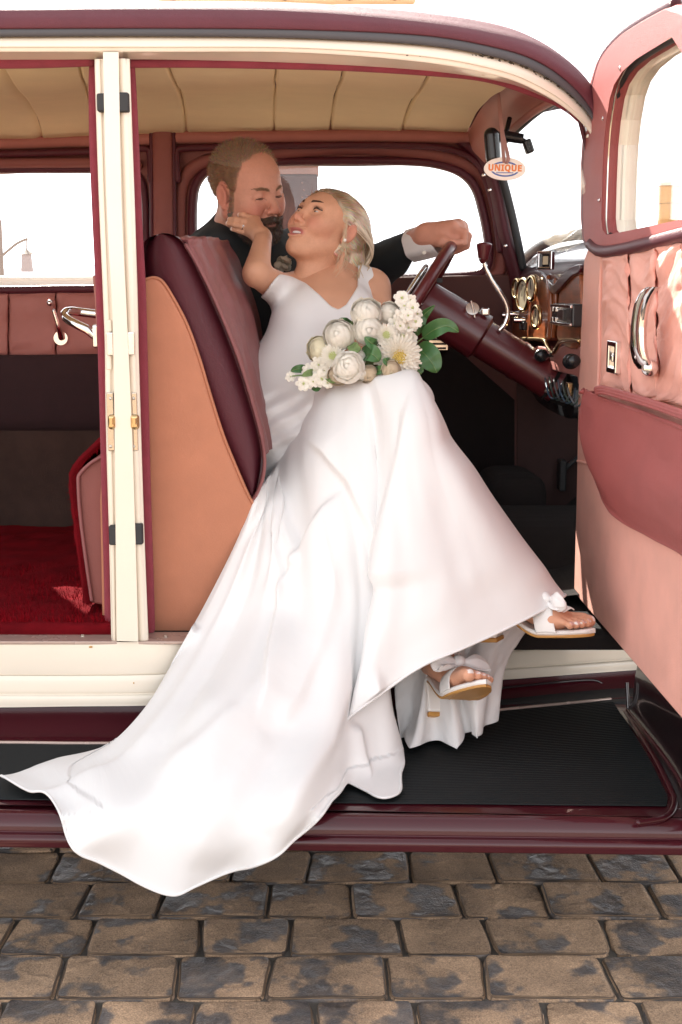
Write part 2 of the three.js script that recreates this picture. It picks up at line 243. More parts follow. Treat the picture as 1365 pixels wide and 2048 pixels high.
{
  const far = tex(512, (u, v) => {
    const row = Math.floor(v * 4), x = (u * 3 + (row % 2) * .5 + .13 * row) % 1, y = (v * 4) % 1, j = Math.min(x, 1 - x) < .02 || Math.min(y, 1 - y) < .03;
    const n = fbm(u * 8, v * 8, 2, 5, 8), pt = sst(fbm(u * 7, v * 7, 21, 4, 7), .55, .65), k = .75 + .5 * n;
    return j ? [.2, .18, .16] : [mix(.66, .4, pt) * k, mix(.56, .38, pt) * k, mix(.46, .38, pt) * k];
  }, .58, true);
  const g = new THREE.CircleGeometry(900, 64); g.rotateX(-Math.PI / 2); g.translate(0, -.03, 0); boxUV(g);
  const ground = struct('ground', g, new THREE.MeshPhysicalMaterial({ map: far, roughness: .95, bumpMap: noiseT, bumpScale: .004 }));
  ground.userData.label = 'brown stamped paving around and beyond the car';
  const s = new THREE.PlaneGeometry(3.6, 2.6, 1, 1); s.rotateX(-Math.PI / 2); s.translate(0, -.0066, .62); boxUV(s);
  const bed = struct('pavement', s, new THREE.MeshPhysicalMaterial({ map: tone(.15, .13, .11, .4, .1), roughness: 1, bumpMap: retile(fineT, .05), bumpScale: .004 }));
  bed.userData.label = 'pavement of stamped brown stones with slate stains and dark joints';
  // rows of stones as they lie in the photograph: far and near edge, then the joints
  const rows = [[1702, 1764, [110, 290, 468, 618, 820, 985, 1190, 1345]], [1764, 1835, [168, 325, 537, 703, 918, 1090, 1310]], [1835, 1910, [15, 180, 402, 580, 803, 978, 1215]], [1910, 1999, [120, 355, 537, 775, 970, 1220]], [1999, 2094, [190, 385, 632, 835, 1095, 1295]]];
  const strips = rows.map(([a, b, js]) => { const z0 = PY(682, a, 0).z, z1 = PY(682, b, 0).z, zm = (z0 + z1) / 2, py = (a + b) / 2; return [z0, z1, js.map((x) => PY(x, py, 0).x)]; });
  for (let k = 0; k < 5; k++) strips.push([strips.at(-1)[1], strips.at(-1)[1] + .142, [rr(-.2, .1)]]);
  for (let k = 0; k < 4; k++) strips.unshift([strips[0][0] - .142, strips[0][0], [rr(-.2, .1)]]);
  for (const [z0, z1, js] of strips) {
    const xs = [...js]; while (xs[0] > -1.25) xs.unshift(xs[0] - rr(.15, .22)); while (xs.at(-1) < 1.25) xs.push(xs.at(-1) + rr(.15, .22));
    const tilt = xs.map(() => rr(-.013, .013));
    for (let i = 0; i + 1 < xs.length; i++) {
      const x0 = xs[i] + .0016, x1 = xs[i + 1] - .0016, a = z0 + .0016, b = z1 - .0016, nu = 11, nv = 9, sd = rnd() * 50, lift = rr(-.002, .002), tl = rr(-.01, .01);
      const grid = []; for (let q = 0; q <= nv; q++) { const r = []; for (let p = 0; p <= nu; p++) {
        let u = p / nu, v = q / nv; u = u < .5 ? .5 * Math.pow(2 * u, 2) : 1 - .5 * Math.pow(2 - 2 * u, 2); v = v < .5 ? .5 * Math.pow(2 * v, 2) : 1 - .5 * Math.pow(2 - 2 * v, 2);
        const e = Math.min(u * (x1 - x0), (1 - u) * (x1 - x0)), f = Math.min(v * (b - a), (1 - v) * (b - a)), d = Math.min(e, f), cn = e < .014 && f < .014 ? Math.hypot(.014 - e, .014 - f) : 0;
        const w = (vn(u * 5 + sd, v * 4, 3) - .5) * .004 * (d < .012 ? 1 : .2);
        r.push(V(mix(x0, x1, u) + w + mix(tilt[i], tilt[i + 1], u) * (v - .5) + (cn > .014 ? (u < .5 ? 1 : -1) * .004 : 0), d < .0006 ? -.0075 : -.0016 * Math.pow(1 - sst(d, 0, .005), 2) + lift + tl * (u - .5) * .4 + (fbm(u * 4 + sd, v * 3, 9, 3) - .5) * .0032, mix(a, b, v) + w * .8 + (cn > .014 ? (v < .5 ? 1 : -1) * .004 : 0)));
      } grid.push(r); }
      const g2 = loft(grid, 18, 14, { lin: true }); boxUV(g2); const uv = g2.attributes.uv, ou = rnd() * 9, ov = rnd() * 9; for (let k = 0; k < uv.count; k++) uv.setXY(k, uv.getX(k) + ou, uv.getY(k) + ov);
      part('paving_stone', g2, stones[Math.floor(rnd() * 3)], bed);
    }
  }
  // far hills
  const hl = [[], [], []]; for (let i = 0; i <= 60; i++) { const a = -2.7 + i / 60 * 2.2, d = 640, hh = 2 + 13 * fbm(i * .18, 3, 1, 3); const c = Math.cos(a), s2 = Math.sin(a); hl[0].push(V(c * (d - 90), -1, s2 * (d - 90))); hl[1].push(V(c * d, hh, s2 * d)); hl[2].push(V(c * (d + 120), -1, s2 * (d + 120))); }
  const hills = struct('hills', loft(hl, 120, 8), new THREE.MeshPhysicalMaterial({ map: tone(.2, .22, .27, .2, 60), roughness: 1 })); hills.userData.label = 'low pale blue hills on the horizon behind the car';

  const rust = new THREE.MeshPhysicalMaterial({ map: tone(.06, .026, .024, .5, .6), roughness: .85, bumpMap: noiseT, bumpScale: .003 });
  const rustLight = new THREE.MeshPhysicalMaterial({ map: tone(.2, .1, .08, .25, .6), roughness: .8 });
  { // rusty steel pillar seen through the driver's window
    const z = -6, a = P(556, 500, z), b = P(636, 500, z), w = b.x - a.x, c = (a.x + b.x) / 2, top = P(596, 318, z).y, base = V(c, -.03, z), th = P(600, 352, z).y;
    const t = thing('steel_pillar', 'rust brown steel pillar behind the car, seen between the two heads', 'pillar', base);
    part('shaft', box(c, (th - .03) / 2, z, w, th + .03, w * .8, .01), rust, t); part('cap', box(c, (th + top) / 2 + .002, z, w + .012, top - th, w * .85, .008), rustLight, t);
    const d = []; for (let i = 0; i < 14; i++) { const s = new THREE.SphereGeometry(.006, 8, 6); s.translate(c + w * .13 + (i % 2) * .012, th - .05 - i * .045, z + w * .4); d.push(s); } part('weld_seam', d, rustLight, t);
    part('base_plate', box(c, -.02, z, w * 1.5, .02, w * 1.3, .004), rust, t);
  }
  { // lamp post with a hanging lantern, far left
    const z = -9, m = new THREE.MeshPhysicalMaterial({ map: tone(.2, .13, .09, .2, .3), roughness: .6 }), p = P(3, 520, z), top = P(3, 440, z).y;
    const t = thing('lamp_post', 'thin brown lamp post with curved arm and small hanging lantern behind the rear window', 'lamp post', V(p.x, -.03, z));
    part('post', rod(V(p.x, -.03, z), V(p.x, top, z), .022, .018), m, t);
    part('arm', tube([P(4, 512, z), P(18, 500, z), P(36, 486, z), P(54, 478, z)], .012, { seg: 20 }), m, t);
    part('hanger', rod(P(54, 478, z), P(54, 512, z), .006), m, t);
    const q = P(54, 526, z), g = new THREE.CylinderGeometry(.045, .055, .15, 8); g.translate(q.x, q.y, z); part('lantern', g, new THREE.MeshPhysicalMaterial({ color: new THREE.Color(.33, .25, .24), roughness: .5 }), t);
    const cap = new THREE.ConeGeometry(.07, .05, 8); cap.translate(q.x, q.y + .1, z); part('lantern_roof', cap, m, t);
  }
  { // bronze post seen through the open door's window
    const z = -4, p = P(1335, 500, z), top = P(1335, 366, z).y, r = (P(1356, 420, z).x - P(1313, 420, z).x) / 2, gold = new THREE.MeshPhysicalMaterial({ map: tone(.5, .27, .1, .25, .3), roughness: .42, metalness: .35 });
    const t = thing('bollard_lamp', 'round gold brown post seen through the open front door window', 'post', V(p.x, -.03, z));
    part('post', rod(V(p.x, -.03, z), V(p.x, P(1335, 408, z).y, z), r, r, 24), gold, t);
    part('collar', rod(V(p.x, P(1335, 407, z).y, z), V(p.x, P(1335, 373, z).y, z), r * 1.08, r * 1.08, 24), gold, t);
    part('cap', rod(V(p.x, P(1335, 372.5, z).y, z), V(p.x, top, z), r * 1.5, r * 1.5, 24), new THREE.MeshPhysicalMaterial({ color: new THREE.Color(.7, .66, .6), roughness: .5 }), t);
  }
  { // pale timber shade beam above the roof
    const z = -5.4, a = P(318, 2, z), b = P(832, 2, z), y0 = P(600, 16, z).y, wd = new THREE.MeshPhysicalMaterial({ map: tone(.62, .5, .36, .2, .5), roughness: .8 });
    const t = thing('shade_beam', 'pale timber beam with round end fittings above the car roof', 'beam', V((a.x + b.x) / 2, y0, z));
    part('timber', box((a.x + b.x) / 2, y0 + .09, z, b.x - a.x, .13, .1, .02), wd, t);
    for (const px of [345, 570, 700, 790]) { const q = P(px, 5, z + .09), g = new THREE.CylinderGeometry(.035, .045, .07, 14); g.rotateX(Math.PI / 2); g.translate(q.x, y0 + .075, z + .09); part('fitting', g, px === 570 ? rust : rustLight, t); }
    part('post', box(P(322, 2, z).x, (y0 + .02) / 2 - .015, z - .02, .06, y0 + .05, .07, .01), wd, t);
  }
}
// ---------- the car ----------
const car = thing('vintage_sedan', 'burgundy and cream vintage sedan with its doors open and leather interior', 'car');
const C = (name, geo, mat, parent = car, label) => part(name, geo, mat, parent, label);
const L = (pts, z) => pts.map(([x, y, zz]) => P(x, y, zz ?? z));
const LB = (pts, off) => pts.map(([x, y, o]) => PB(x, y, o ?? off));
const screw = (p, n, r, parent = car, mat = M.chrome) => { const g = new THREE.SphereGeometry(r, 10, 6); g.scale(1, 1, .45); g.applyQuaternion(new THREE.Quaternion().setFromUnitVectors(V(0, 0, 1), n)); g.translate(p.x, p.y, p.z); const s = new THREE.BoxGeometry(r * 1.2, r * .22, r * .4); s.translate(0, 0, r * .38); s.applyQuaternion(new THREE.Quaternion().setFromUnitVectors(V(0, 0, 1), n)); s.translate(p.x, p.y, p.z); return C('screw', [g, s], mat, parent); };
{ // roof, drip strip, cream header
  const xs = [-420, 0, 300, 600, 850, 1000, 1080, 1140, 1180, 1196];
  const top = [12, 11, 9, 14, 35, 60, 86, 124, 166, 205], low = [56, 56, 55, 58, 70, 96, 124, 166, 212, 250], drip = [74, 73, 72, 76, 90, 116, 146, 188, 232, 272];
  const h0 = [93, 93, 93, 95, 112, 140, 172, 212, 258, 300], h1 = [103, 103, 103, 105, 124, 152, 184, 222, 264, 306], lip = [121, 120, 119, 126, 141, 163, 190, 222, 262, 306];
  const row = (ys, off) => xs.map((x, i) => PB(x, ys[i], off));
  const A = row(low, .018), B = xs.map((x, i) => PB(x, mix(low[i], top[i], .55), .012)), T = row(top, -.03);
  const back = (k, up) => T.map((p, i) => { const e = i > 5 ? (i - 5) / 4 : 0; return V(p.x - e * k * .06, p.y + up * (1 - e * .95) + e * k * .07, mix(p.z, -1.3 - (p.z + .03) * .6, k)); });
  C('roof', loft([A.map((p) => p.clone().add(V(0, .002, -.02))), A, B, T, back(.12, .032), back(.5, .06), back(.88, .035), back(1, 0), back(1.01, -.09)], 90, 60), M.roofVinyl);
  C('drip_strip', loft([row(low, .006), row(low, .013), row(low.map((v, i) => mix(v, drip[i], .45)), .016), row(drip, .013), row(drip, .004)], 90, 10), M.greyRubber);
  C('door_header', loft([row(drip, -.002), row(drip.map((v, i) => mix(v, h0[i], .35)), .005), row(h0, .006), row(h0.map((v) => v + 2), .003), row(h1, .0), row(h1.map((v) => v + 2), -.006), row(lip.map((v, i) => mix(h1[i], v, .6)), -.03), row(lip, -.05)], 90, 28), M.cream);
  for (const [x, y] of [[968, 146], [1086, 170]]) { const p = PB(x, y, -.022); screw(p, V(0, -.5, .85), .006, car, M.cream); }
  // pink piping round the openings
  C('windlace', tube(LB([[-300, 128], [-100, 128], [60, 127], [130, 125], [180, 123]], -.055), .0095, { seg: 60 }), M.velvet);
  C('windlace', tube(LB([[262, 126], [400, 126], [560, 129], [700, 133], [860, 143], [960, 153], [1040, 172], [1100, 194], [1140, 218], [1160, 236]], -.06), (t) => .0095 + .004 * Math.exp(-Math.pow((t - .88) / .07, 2)), { seg: 90 }), M.velvet);
  C('windlace', tube(LB([[1158, 232], [1172, 290], [1182, 345], [1192, 420]], -.055), .005, { seg: 30 }), M.burgundyLeather);
  // near front post of the body, cream
  C('front_post', loft([LB([[1168, 236], [1176, 285], [1184, 340], [1186, 420], [1180, 520]], -.05), LB([[1176, 226], [1186, 280], [1192, 340], [1196, 420], [1192, 520]], -.01), LB([[1194, 250], [1204, 290], [1208, 340], [1210, 420], [1206, 520]], 0)], 30, 10, { solid: .02 }), M.cream);
  for (const [x, y] of [[1177, 272], [1180, 300]]) screw(PB(x, y, -.025), V(-.3, 0, 1), .005, car, M.wornChrome);
}
{ // sill of the body, threshold plates, apron
  const xs = [-420, -150, 0, 150, 308, 450, 600, 800, 1000, 1130, 1250, 1330];
  const y = (l, r) => xs.map((x) => x < 308 ? l + (l === 1415 ? -4 : 0) * Math.max(0, x) / 308 : mix(l - (l === 1415 ? 4 : 2), r, (x - 308) / 942));
  const row = (ys, o) => xs.map((x, i) => PB(x, ys[i], o));
  const a = y(1286, 1232), b = y(1346, 1282), c = y(1352, 1288), d = y(1384, 1316), e = y(1391, 1322), f = y(1415, 1342);
  C('sill', loft([row(a, -.045), row(a, -.003), row(a.map((v) => v + 4), .002), row(b, .004), row(b.map((v) => v + 2), .0), row(c, .002), row(c.map((v) => v + 2), .008), row(d, .012), row(d.map((v) => v + 2), .009), row(e, .012), row(e.map((v) => v + 2), .019), row(f.map((v) => v - 3), .021), row(f, .016), row(f, -.03)], 60, 60, {}), M.cream);
  const ap = (t, o) => row(f.map((v) => v + t), o);
  const zin = (x) => zb(x) + .10, inn = xs.map((x, i) => { const p = PB(x, f[i] + 76, .1); return V(p.x, .287, zin(p.x)); });
  const s0 = row(f.map((v) => v - 2), -.012);
  C('apron', loft([s0, s0.map((p, i) => p.clone().lerp(inn[i], .3).add(V(0, -.01, -.02))), s0.map((p, i) => p.clone().lerp(inn[i], .75).add(V(0, -.012, -.02))), inn.map((p) => p.clone().add(V(0, .004, -.004))), inn], 60, 14), M.glossBurgundy);
  C('panel_crease', tube(LB([[1005, 1376, .02], [1100, 1366, .02], [1180, 1360, .02], [1206, 1368, .025], [1222, 1384, .035], [1236, 1400, .05], [1226, 1408, .055], [1150, 1415, .06], [1005, 1428, .06]].map(([x, yy, o]) => [x, yy, o - .018]), 0), .0028, { seg: 60 }), M.glossDark);
  // threshold plates
  const thr = (x0, x1) => { const y0 = PB(200, 1286, 0).y + .001; return box((x0 + x1) / 2, y0, -.034, x1 - x0, .007, .076, .002); };
  C('threshold_plate', thr(-1.35, PB(236, 1280).x), M.aluminium); C('threshold_plate', thr(PB(277, 1280).x, PB(520, 1280).x), M.aluminium);
  for (const [x, yy] of [[166, 1272], [332, 1273]]) { const q = PY(x, yy, PB(200, 1286, 0).y + .0048); screw(q, V(0, 1, 0), .005, car, M.wornChrome); }
}
{ // worn paint: chips along the header, rust weeping on the sill
  const chip = (pts, nm, mat) => { const sh = pts.map(([x, y, w, o]) => { const p = PB(x, y, o); const g = new THREE.SphereGeometry(1, 8, 6); g.scale(w, .0016 + w * .12, .0012); g.translate(p.x, p.y, p.z); return g; }); C(nm, sh, mat); };
  const dots = []; for (let i = 0; i < 70; i++) { const t = Math.pow(rnd(), .7), x = mix(760, 1168, t), y = mix(106, 122, t) + 42 * Math.pow(Math.max(0, t - .45) / .55, 2) * 2.3 + rr(-4, 4) - 2; dots.push([x, y, rr(.001, .006), .003]); } chip(dots, 'paint_chip', std('chip', { color: new THREE.Color(.09, .07, .05), roughness: .9 })); car.children.at(-1).userData.kind = 'stuff';
  const rustM = std('rustStain', { color: new THREE.Color(.5, .27, .06), roughness: .8 }); for (const q of [[1108, 1279, .011, .006], [1120, 1276, .009, .006], [182, 1294, .004, .004], [268, 1366, .0015, .013], [205, 1338, .0012, .004]]) chip([q], 'rust_stain', rustM);
}
{ // running board
  const xs = [-1.3, -1, -.7, -.4, -.1, .2, .45, .6, .8], zo = (x) => .467 + .03 * (x + .56) / 1.1;
  const prof = [[-.3, .287, 'in'], [0, .287], [.006, .287], [.008, .281], [.022, .279], [.032, .283], [.045, .287], [.058, .283], [.066, .272], [.069, .26], [.07, .256], [.078, .255], [.083, .25], [.084, .24], [.08, .232], [.05, .23]];
  const rows = prof.map(([o, yy, k]) => xs.map((x) => V(x, k ? .2855 : yy - .0025, (k ? zb(x) + .06 : zo(x) - .084 + o))));
  C('running_board', loft(rows, 40, 90, {}), M.glossBurgundy);
  // ribbed rubber mat with a rounded front end
  const q = (px, py) => { const p = PY(px, py, .2885); return [p.x, p.z]; };
  const c0 = q(1240, 1424), c1 = q(1292, 1505), c2 = q(1326, 1572), c3 = q(1336, 1602), c4 = q(1318, 1628), c5 = q(1262, 1640);
  const endc = new THREE.CatmullRomCurve3([c0, c1, c2, c3, c4, c5].map(([x, z]) => V(x, 0, z)), false, 'catmullrom', .5), ep = endc.getPoints(80);
  const endX = (z) => { for (let i = 1; i < ep.length; i++) if (z <= ep[i].z) return ep[i].x - .0; return c5[0]; };
  const ribs = [], N = 58, pos = [], idx = []; let base = 0;
  const prf = []; for (let i = 0; i < N; i++) prf.push([i / N, 0], [(i + .14) / N, .0022], [(i + .62) / N, .0022], [(i + .76) / N, 0]);
  const seg = 24;
  prf.forEach(([t, h], k) => { for (let s = 0; s <= seg; s++) { const u = s / seg; let x = mix(-1.3, .6, u), zi = zb(x) + .103, zz = mix(zi, zo(x) - .078, t); const ex = endX(zz); x = mix(-1.3, ex, u); zi = zb(x) + .103; zz = mix(zi, zo(x) - .078, t); pos.push(x, .2868 + h + .0015 * (fbm(x * 8, zz * 8, 3, 2) - .5), zz); } });
  for (let k = 0; k + 1 < prf.length; k++) for (let s = 0; s < seg; s++) { const a = k * (seg + 1) + s, b = a + seg + 1; idx.push(a, b, a + 1, a + 1, b, b + 1); }
  const g = new THREE.BufferGeometry(); g.setAttribute('position', new THREE.Float32BufferAttribute(pos, 3)); g.setIndex(idx); g.computeVertexNormals(); boxUV(g);
  C('rubber_mat', g, M.mat);
  const inner = [-1.3, -1, -.7, -.4, -.1, .2, .4, c0[0] - .004].map((x) => V(x, .2905, zb(x) + .1));
  C('mat_trim', tube(inner, .0035, { seg: 60, rad: 8 }), M.aluminium);
  // rounded tray end of the board
  C('tray_rim', tube([c0, c1, c2, c3, c4, c5].map(([x, z], i) => V(x + .012, .287, z + (i > 3 ? .008 : 0))), .006, { seg: 50 }), M.glossBurgundy);
  // front wing rising beside the board
  const wing = (o) => [[1256, 1330], [1262, 1380], [1266, 1432], [1290, 1462], [1330, 1505], [1365, 1548], [1420, 1610]].map(([x, y], i) => { const p = PY(x, y, .29 + (i < 2 ? (.09 - i * .045) : 0)); return p; });
  const w0 = [[1250, 1424], [1284, 1468], [1318, 1512], [1350, 1560], [1372, 1610], [1384, 1650], [1388, 1690]].map(([x, y]) => PY(x, y, .288));
  const up = (dx, dy) => w0.map((p, i) => V(p.x + dx, p.y + dy, p.z));
  C('front_wing', loft([up(-.012, .001), up(.004, .006), up(.016, .03), up(.022, .1), up(.05, .22), up(.16, .34), up(.4, .4)], 40, 30), M.glossDark);
  C('wing_bead', tube(w0.map((p) => V(p.x + .006, .293, p.z)), .0045, { seg: 50 }), M.glossBurgundy);
  const sm = PY(1258, 1424, .29); C('wing_seam', rod(V(sm.x, .285, sm.z - .004), V(sm.x - .002, .35, sm.z - .02), .004), M.glossDark);
  // inner wheel-side flange so that the board reads as a box
  C('board_underside', box(-.25, .245, .2, 2.1, .01, .52, .003), M.rubber);
  C('chassis_rail', box(-.2, .24, -.5, 3, .1, .7, .02), M.rubber);
}
{ // centre door post
  const bp = C('door_post', loft([LB([[207, 104], [214, 400], [226, 640], [231, 900], [235, 1282]], -.02), LB([[207, 104], [214, 400], [226, 640], [231, 900], [235, 1282]], .01), LB([[209, 104], [216, 400], [228, 640], [233, 900], [237, 1282]], .013), LB([[235, 104], [241, 400], [252, 640], [263, 900], [274, 1283]], .013), LB([[237, 104], [243, 400], [254, 640], [265, 900], [276, 1283]], .01), LB([[237, 104], [243, 400], [254, 640], [265, 900], [276, 1283]], -.02)], 60, 16, { lin: false }), M.cream);
  // recessed flanks with their pressed edges
  const flank = (l, r, nm) => C('post_flank', loft([LB(l, -.075), LB(l, -.012), LB(l.map(([x, y], i) => [mix(x, r[i][0], .12), y]), -.005), LB(l.map(([x, y], i) => [mix(x, r[i][0], .5), y]), -.004), LB(l.map(([x, y], i) => [mix(x, r[i][0], .56), y]), -.009), LB(r, -.009)], 70, 24, { solid: .006 }), M.cream);
  flank([[190, 118], [197, 350], [206, 560], [209, 640], [211, 700], [212, 800], [214, 900], [220, 1080], [225, 1282]].map(([x, y], i) => [x, y]), [[210, 118], [217, 350], [224, 560], [228, 640], [230, 700], [231, 800], [233, 900], [236, 1080], [238, 1282]]);
  flank([[254, 118], [262, 350], [269, 560], [271, 640], [272, 700], [275, 800], [278, 900], [284, 1080], [292, 1280]], [[234, 118], [241, 350], [248, 560], [252, 640], [256, 700], [259, 800], [262, 900], [268, 1080], [275, 1280]]);
  C('windlace', tube(LB([[190, 120], [188, 180], [190, 300], [196, 450], [203, 600], [209, 800], [214, 1000], [218, 1150], [220, 1260]].map(([x, y]) => [x, y]), -.075), .0105, { seg: 90 }), M.velvet);
  C('windlace', tube(LB([[258, 122], [262, 180], [268, 300], [274, 450], [281, 575], [287, 800], [292, 1000], [297, 1150], [300, 1258]], -.07), .0115, { seg: 90 }), M.velvet);
  const pl = (x0, y0, x1, y1, o, d, mat, nm, b = .002) => { const a = PB(x0, y0, o), c = PB(x1, y1, o); return C(nm, box((a.x + c.x) / 2, (a.y + c.y) / 2, o - d / 2, Math.abs(c.x - a.x), Math.abs(a.y - c.y), d, b), mat, bp); };
  pl(193, 186, 212, 223, .012, .02, M.rubber, 'door_bumper', .004); pl(236, 184, 258, 224, .013, .02, M.rubber, 'door_bumper', .004);
  pl(217, 1052, 236, 1091, .011, .02, M.rubber, 'door_bumper', .004); pl(264, 1048, 286, 1090, .012, .02, M.rubber, 'door_bumper', .004);
  pl(213, 665, 227, 711, .009, .014, M.chrome, 'dovetail_plate'); pl(252, 664, 270, 710, .011, .014, M.chrome, 'dovetail_plate');
  for (const [a, b] of [[213, 230], [258, 277]]) {
    pl(a, 785, b, 902, .004, .012, M.wornChrome, 'striker_plate'); pl(a + 2, 829, b + 1, 860, .018, .018, M.brass, 'latch_roller', .007);
    const p = PB((a + b) / 2 + 1, 843, .02); const g = new THREE.CylinderGeometry(.0055, .0055, .012, 12); g.translate(p.x, p.y, .016); C('latch_pin', g, M.brass, bp);
    for (const y of [797, 893]) screw(PB((a + b) / 2, y, .005), V(0, 0, 1), .0035, bp, M.wornChrome);
  }
  // pressed steps in the flanks near the hinges
  for (const [x0, x1] of [[209, 227], [252, 271]]) for (const [y0, y1] of [[640, 664], [711, 740]]) pl(x0 + 3, y0, x1 - 3, y1, -.002, .008, M.cream, 'pressing', .003);
}
{ // headlining in sewn panels
  const seams = [[-260, 100, -250, 190, -180, 280], [0, 155 - 30, 55, 200, 85, 276], [160, 124, 176, 190, 188, 270], [332, 120, 362, 185, 373, 265], [552, 122, 551, 176, 549, 261], [690, 128, 674, 178, 661, 259], [862, 138, 836, 184, 805, 260], [1040, 150, 985, 196, 938, 264]];
  const near = (x, y, z) => { let p = P(x, y, z); for (let i = 0; i < 5; i++) p = P(x, y, zb(p.x) * .9 + z); return p; };
  const crvS = ([a, b, c, d, e, f]) => [near(a, b - 6, -.07), near(a, b, -.1), near(mix(a, c, .5), mix(b, d, .6), -.28), P(c, d, -.62), P(mix(c, e, .6), mix(d, f, .45), -.95), P(e, f - 3, -1.16), P(e, f + 10, -1.2)];
  const S = seams.map(crvS); S[0] = S[0].map((p) => V(-1.55, p.y, p.z)); const hl = new THREE.Group(); hl.name = 'headlining'; car.add(hl);
  for (let i = 0; i + 1 < S.length; i++) {
    const r = [0, .03, .08, .3, .5, .7, .92, .97, 1].map((t) => S[i].map((p, k) => { const q = p.clone().lerp(S[i + 1][k], t); q.y -= .012 * Math.pow(1 - Math.sin(Math.PI * t), 8) * (t > .01 && t < .99 ? 1 : 0) * .2; q.y += (t === 0 || t === 1) ? .006 : 0; return q; }));
    C('lining_panel', loft(r, 24, 24, { disp: (u, v, p) => (fbm(p.x * 5 + i, p.z * 5, 2, 3) - .5) * .009 + .004 * Math.sin(Math.PI * v) }), M.headliner, hl);
  }
}
{ // driver's side wall with its two window openings
  const Z = -1.2;
  const hole1 = L([[-64, 400], [-60, 362], [-46, 347], [40, 343], [215, 343], [255, 346], [276, 362], [284, 395], [286, 460], [285, 530], [282, 556], [268, 571], [240, 574], [-40, 575], [-58, 566], [-64, 540]], Z);
  const h2 = [[385, 470], [386, 400], [394, 365], [418, 340], [465, 328], [560, 324], [700, 322], [820, 323], [880, 330], [925, 347], [952, 376], [966, 420], [976, 470], [979, 515], [970, 540], [940, 551], [850, 556], [700, 560], [520, 562], [420, 562], [392, 548]];
  const hole2 = smoothPts(L(h2, Z), 100);
  const out = L([[-420, 255], [960, 250], [1000, 300], [1046, 540], [1110, 640], [1300, 700], [1300, 1075], [-420, 1075]], Z);
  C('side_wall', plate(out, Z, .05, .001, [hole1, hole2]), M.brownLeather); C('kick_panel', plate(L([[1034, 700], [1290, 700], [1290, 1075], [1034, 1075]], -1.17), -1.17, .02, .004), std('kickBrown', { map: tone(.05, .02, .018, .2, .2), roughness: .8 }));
  C('window_garnish', tube(L(h2, -1.196), .0125, { seg: 160, closed: true, rad: 12 }), M.burgundyLeather);
  const grow = (pts, k) => { const c = V(0, 0, 0); pts.forEach((p) => c.add(p)); c.multiplyScalar(1 / pts.length); return pts.map((p) => { const d = p.clone().sub(c); const l = Math.hypot(d.x, d.y); return p.clone().addScaledVector(d, k / l); }); };
  C('padded_surround', tube(grow(L(h2, -1.2), .036), .02, { seg: 160, closed: true, rad: 14 }), M.brownLeather);
  C('window_seal', tube(grow(L(h2, -1.21), -.009), .006, { seg: 160, closed: true, rad: 8 }), M.rubber);
  C('window_glass', plate(hole2, -1.225, .004, 0), M.glass);
  C('window_glass', plate(hole1, -1.225, .004, 0), M.glass);
  C('window_garnish', tube(L([[-70, 400], [-66, 356], [-48, 341], [40, 339], [215, 339], [258, 342], [282, 358], [290, 395], [292, 460], [291, 530], [287, 560], [270, 576], [240, 579], [-42, 580], [-64, 570], [-70, 540]], -1.196), .011, { seg: 120, closed: true }), M.burgundyLeather);
  // rolls along the top rail
  const rl = (a, r, m, z, nm = 'padded_rail') => C(nm, tube(L(a, z), r, { seg: 70, rad: 14 }), m);
  rl([[-300, 286], [0, 286], [100, 283], [200, 281], [300, 278]], .018, M.pinkLeather, -1.18); rl([[348, 274], [500, 273], [700, 271], [860, 272], [940, 276]], .019, M.pinkLeather, -1.18);
  rl([[-300, 268], [0, 270], [300, 262], [600, 258], [945, 262]], .018, M.pinkLeather, -1.205);
  rl([[-300, 312], [0, 308], [120, 305], [250, 300], [292, 297], [300, 310], [302, 360]], .0095, M.burgundyLeather, -1.17, 'piping'); rl([[356, 360], [354, 310], [362, 298], [420, 295], [600, 291], [800, 291], [900, 299], [950, 322], [972, 360], [990, 430], [1000, 500]], .0095, M.burgundyLeather, -1.17, 'piping');
  rl([[-300, 328], [0, 326], [150, 325], [258, 325], [276, 330]], .015, M.brownLeather, -1.185);
  // middle pillar cover
  C('pillar_trim', loft([[304, 262], [306, 420], [306, 600]].map(([x, y]) => [P(x, y, -1.175), P(x + 3, y, -1.155), P(x + 19, y, -1.148), P(x + 38, y, -1.155), P(x + 42, y, -1.175)]), 16, 8, {}), M.brownLeather);
  C('piping', tube(L([[303, 265], [304, 420], [304, 600]], -1.165), .006), M.burgundyLeather); C('piping', tube(L([[348, 265], [349, 420], [349, 600]], -1.165), .006), M.burgundyLeather);
  // gathered leather panel of the rear door, window winder
  const cols = [-420, -300, -170, -90, 18, 113, 200, 300]; const dr = new THREE.Group(); dr.name = 'rear_door_panel'; car.add(dr);
  C('waist_rail', tube(L([[-420, 582], [0, 580], [120, 578], [300, 577]], -1.17), .012, { seg: 30 }), M.burgundyLeather, dr);
  for (let i = 0; i + 1 < cols.length; i++) { const a = cols[i] + 1, b = cols[i + 1] - 1; const r = [583, 600, 650, 700, 716].map((y, k) => [0, .06, .5, .94, 1].map((t, q) => P(mix(a, b, t), y, -1.172 + (k % 4 && q % 4 ? .016 : 0)))); C('gathered_panel', loft(r, 26, 22, { disp: (u, v) => (fbm(u * 3 + i * 7, v * 11 + u * 2, 4, 3) - .5) * .011 * Math.min(1, 6 * v * (1 - v)) }), M.pinkLeather, dr); }
  C('map_pocket', loft([710, 716, 760, 840, 862].map((y, k) => [-420, 0, 200, 330].map((x) => P(x, y + (k === 0 ? 4 * Math.sin(x * .05) : 0), [-1.16, -1.14, -1.13, -1.14, -1.17][k]))), 20, 12), std('darkVelvet', { map: tone(.03, .009, .011, .2, .2), roughness: .9, bumpMap: retile(fineT, .05), bumpScale: .001 }), dr);
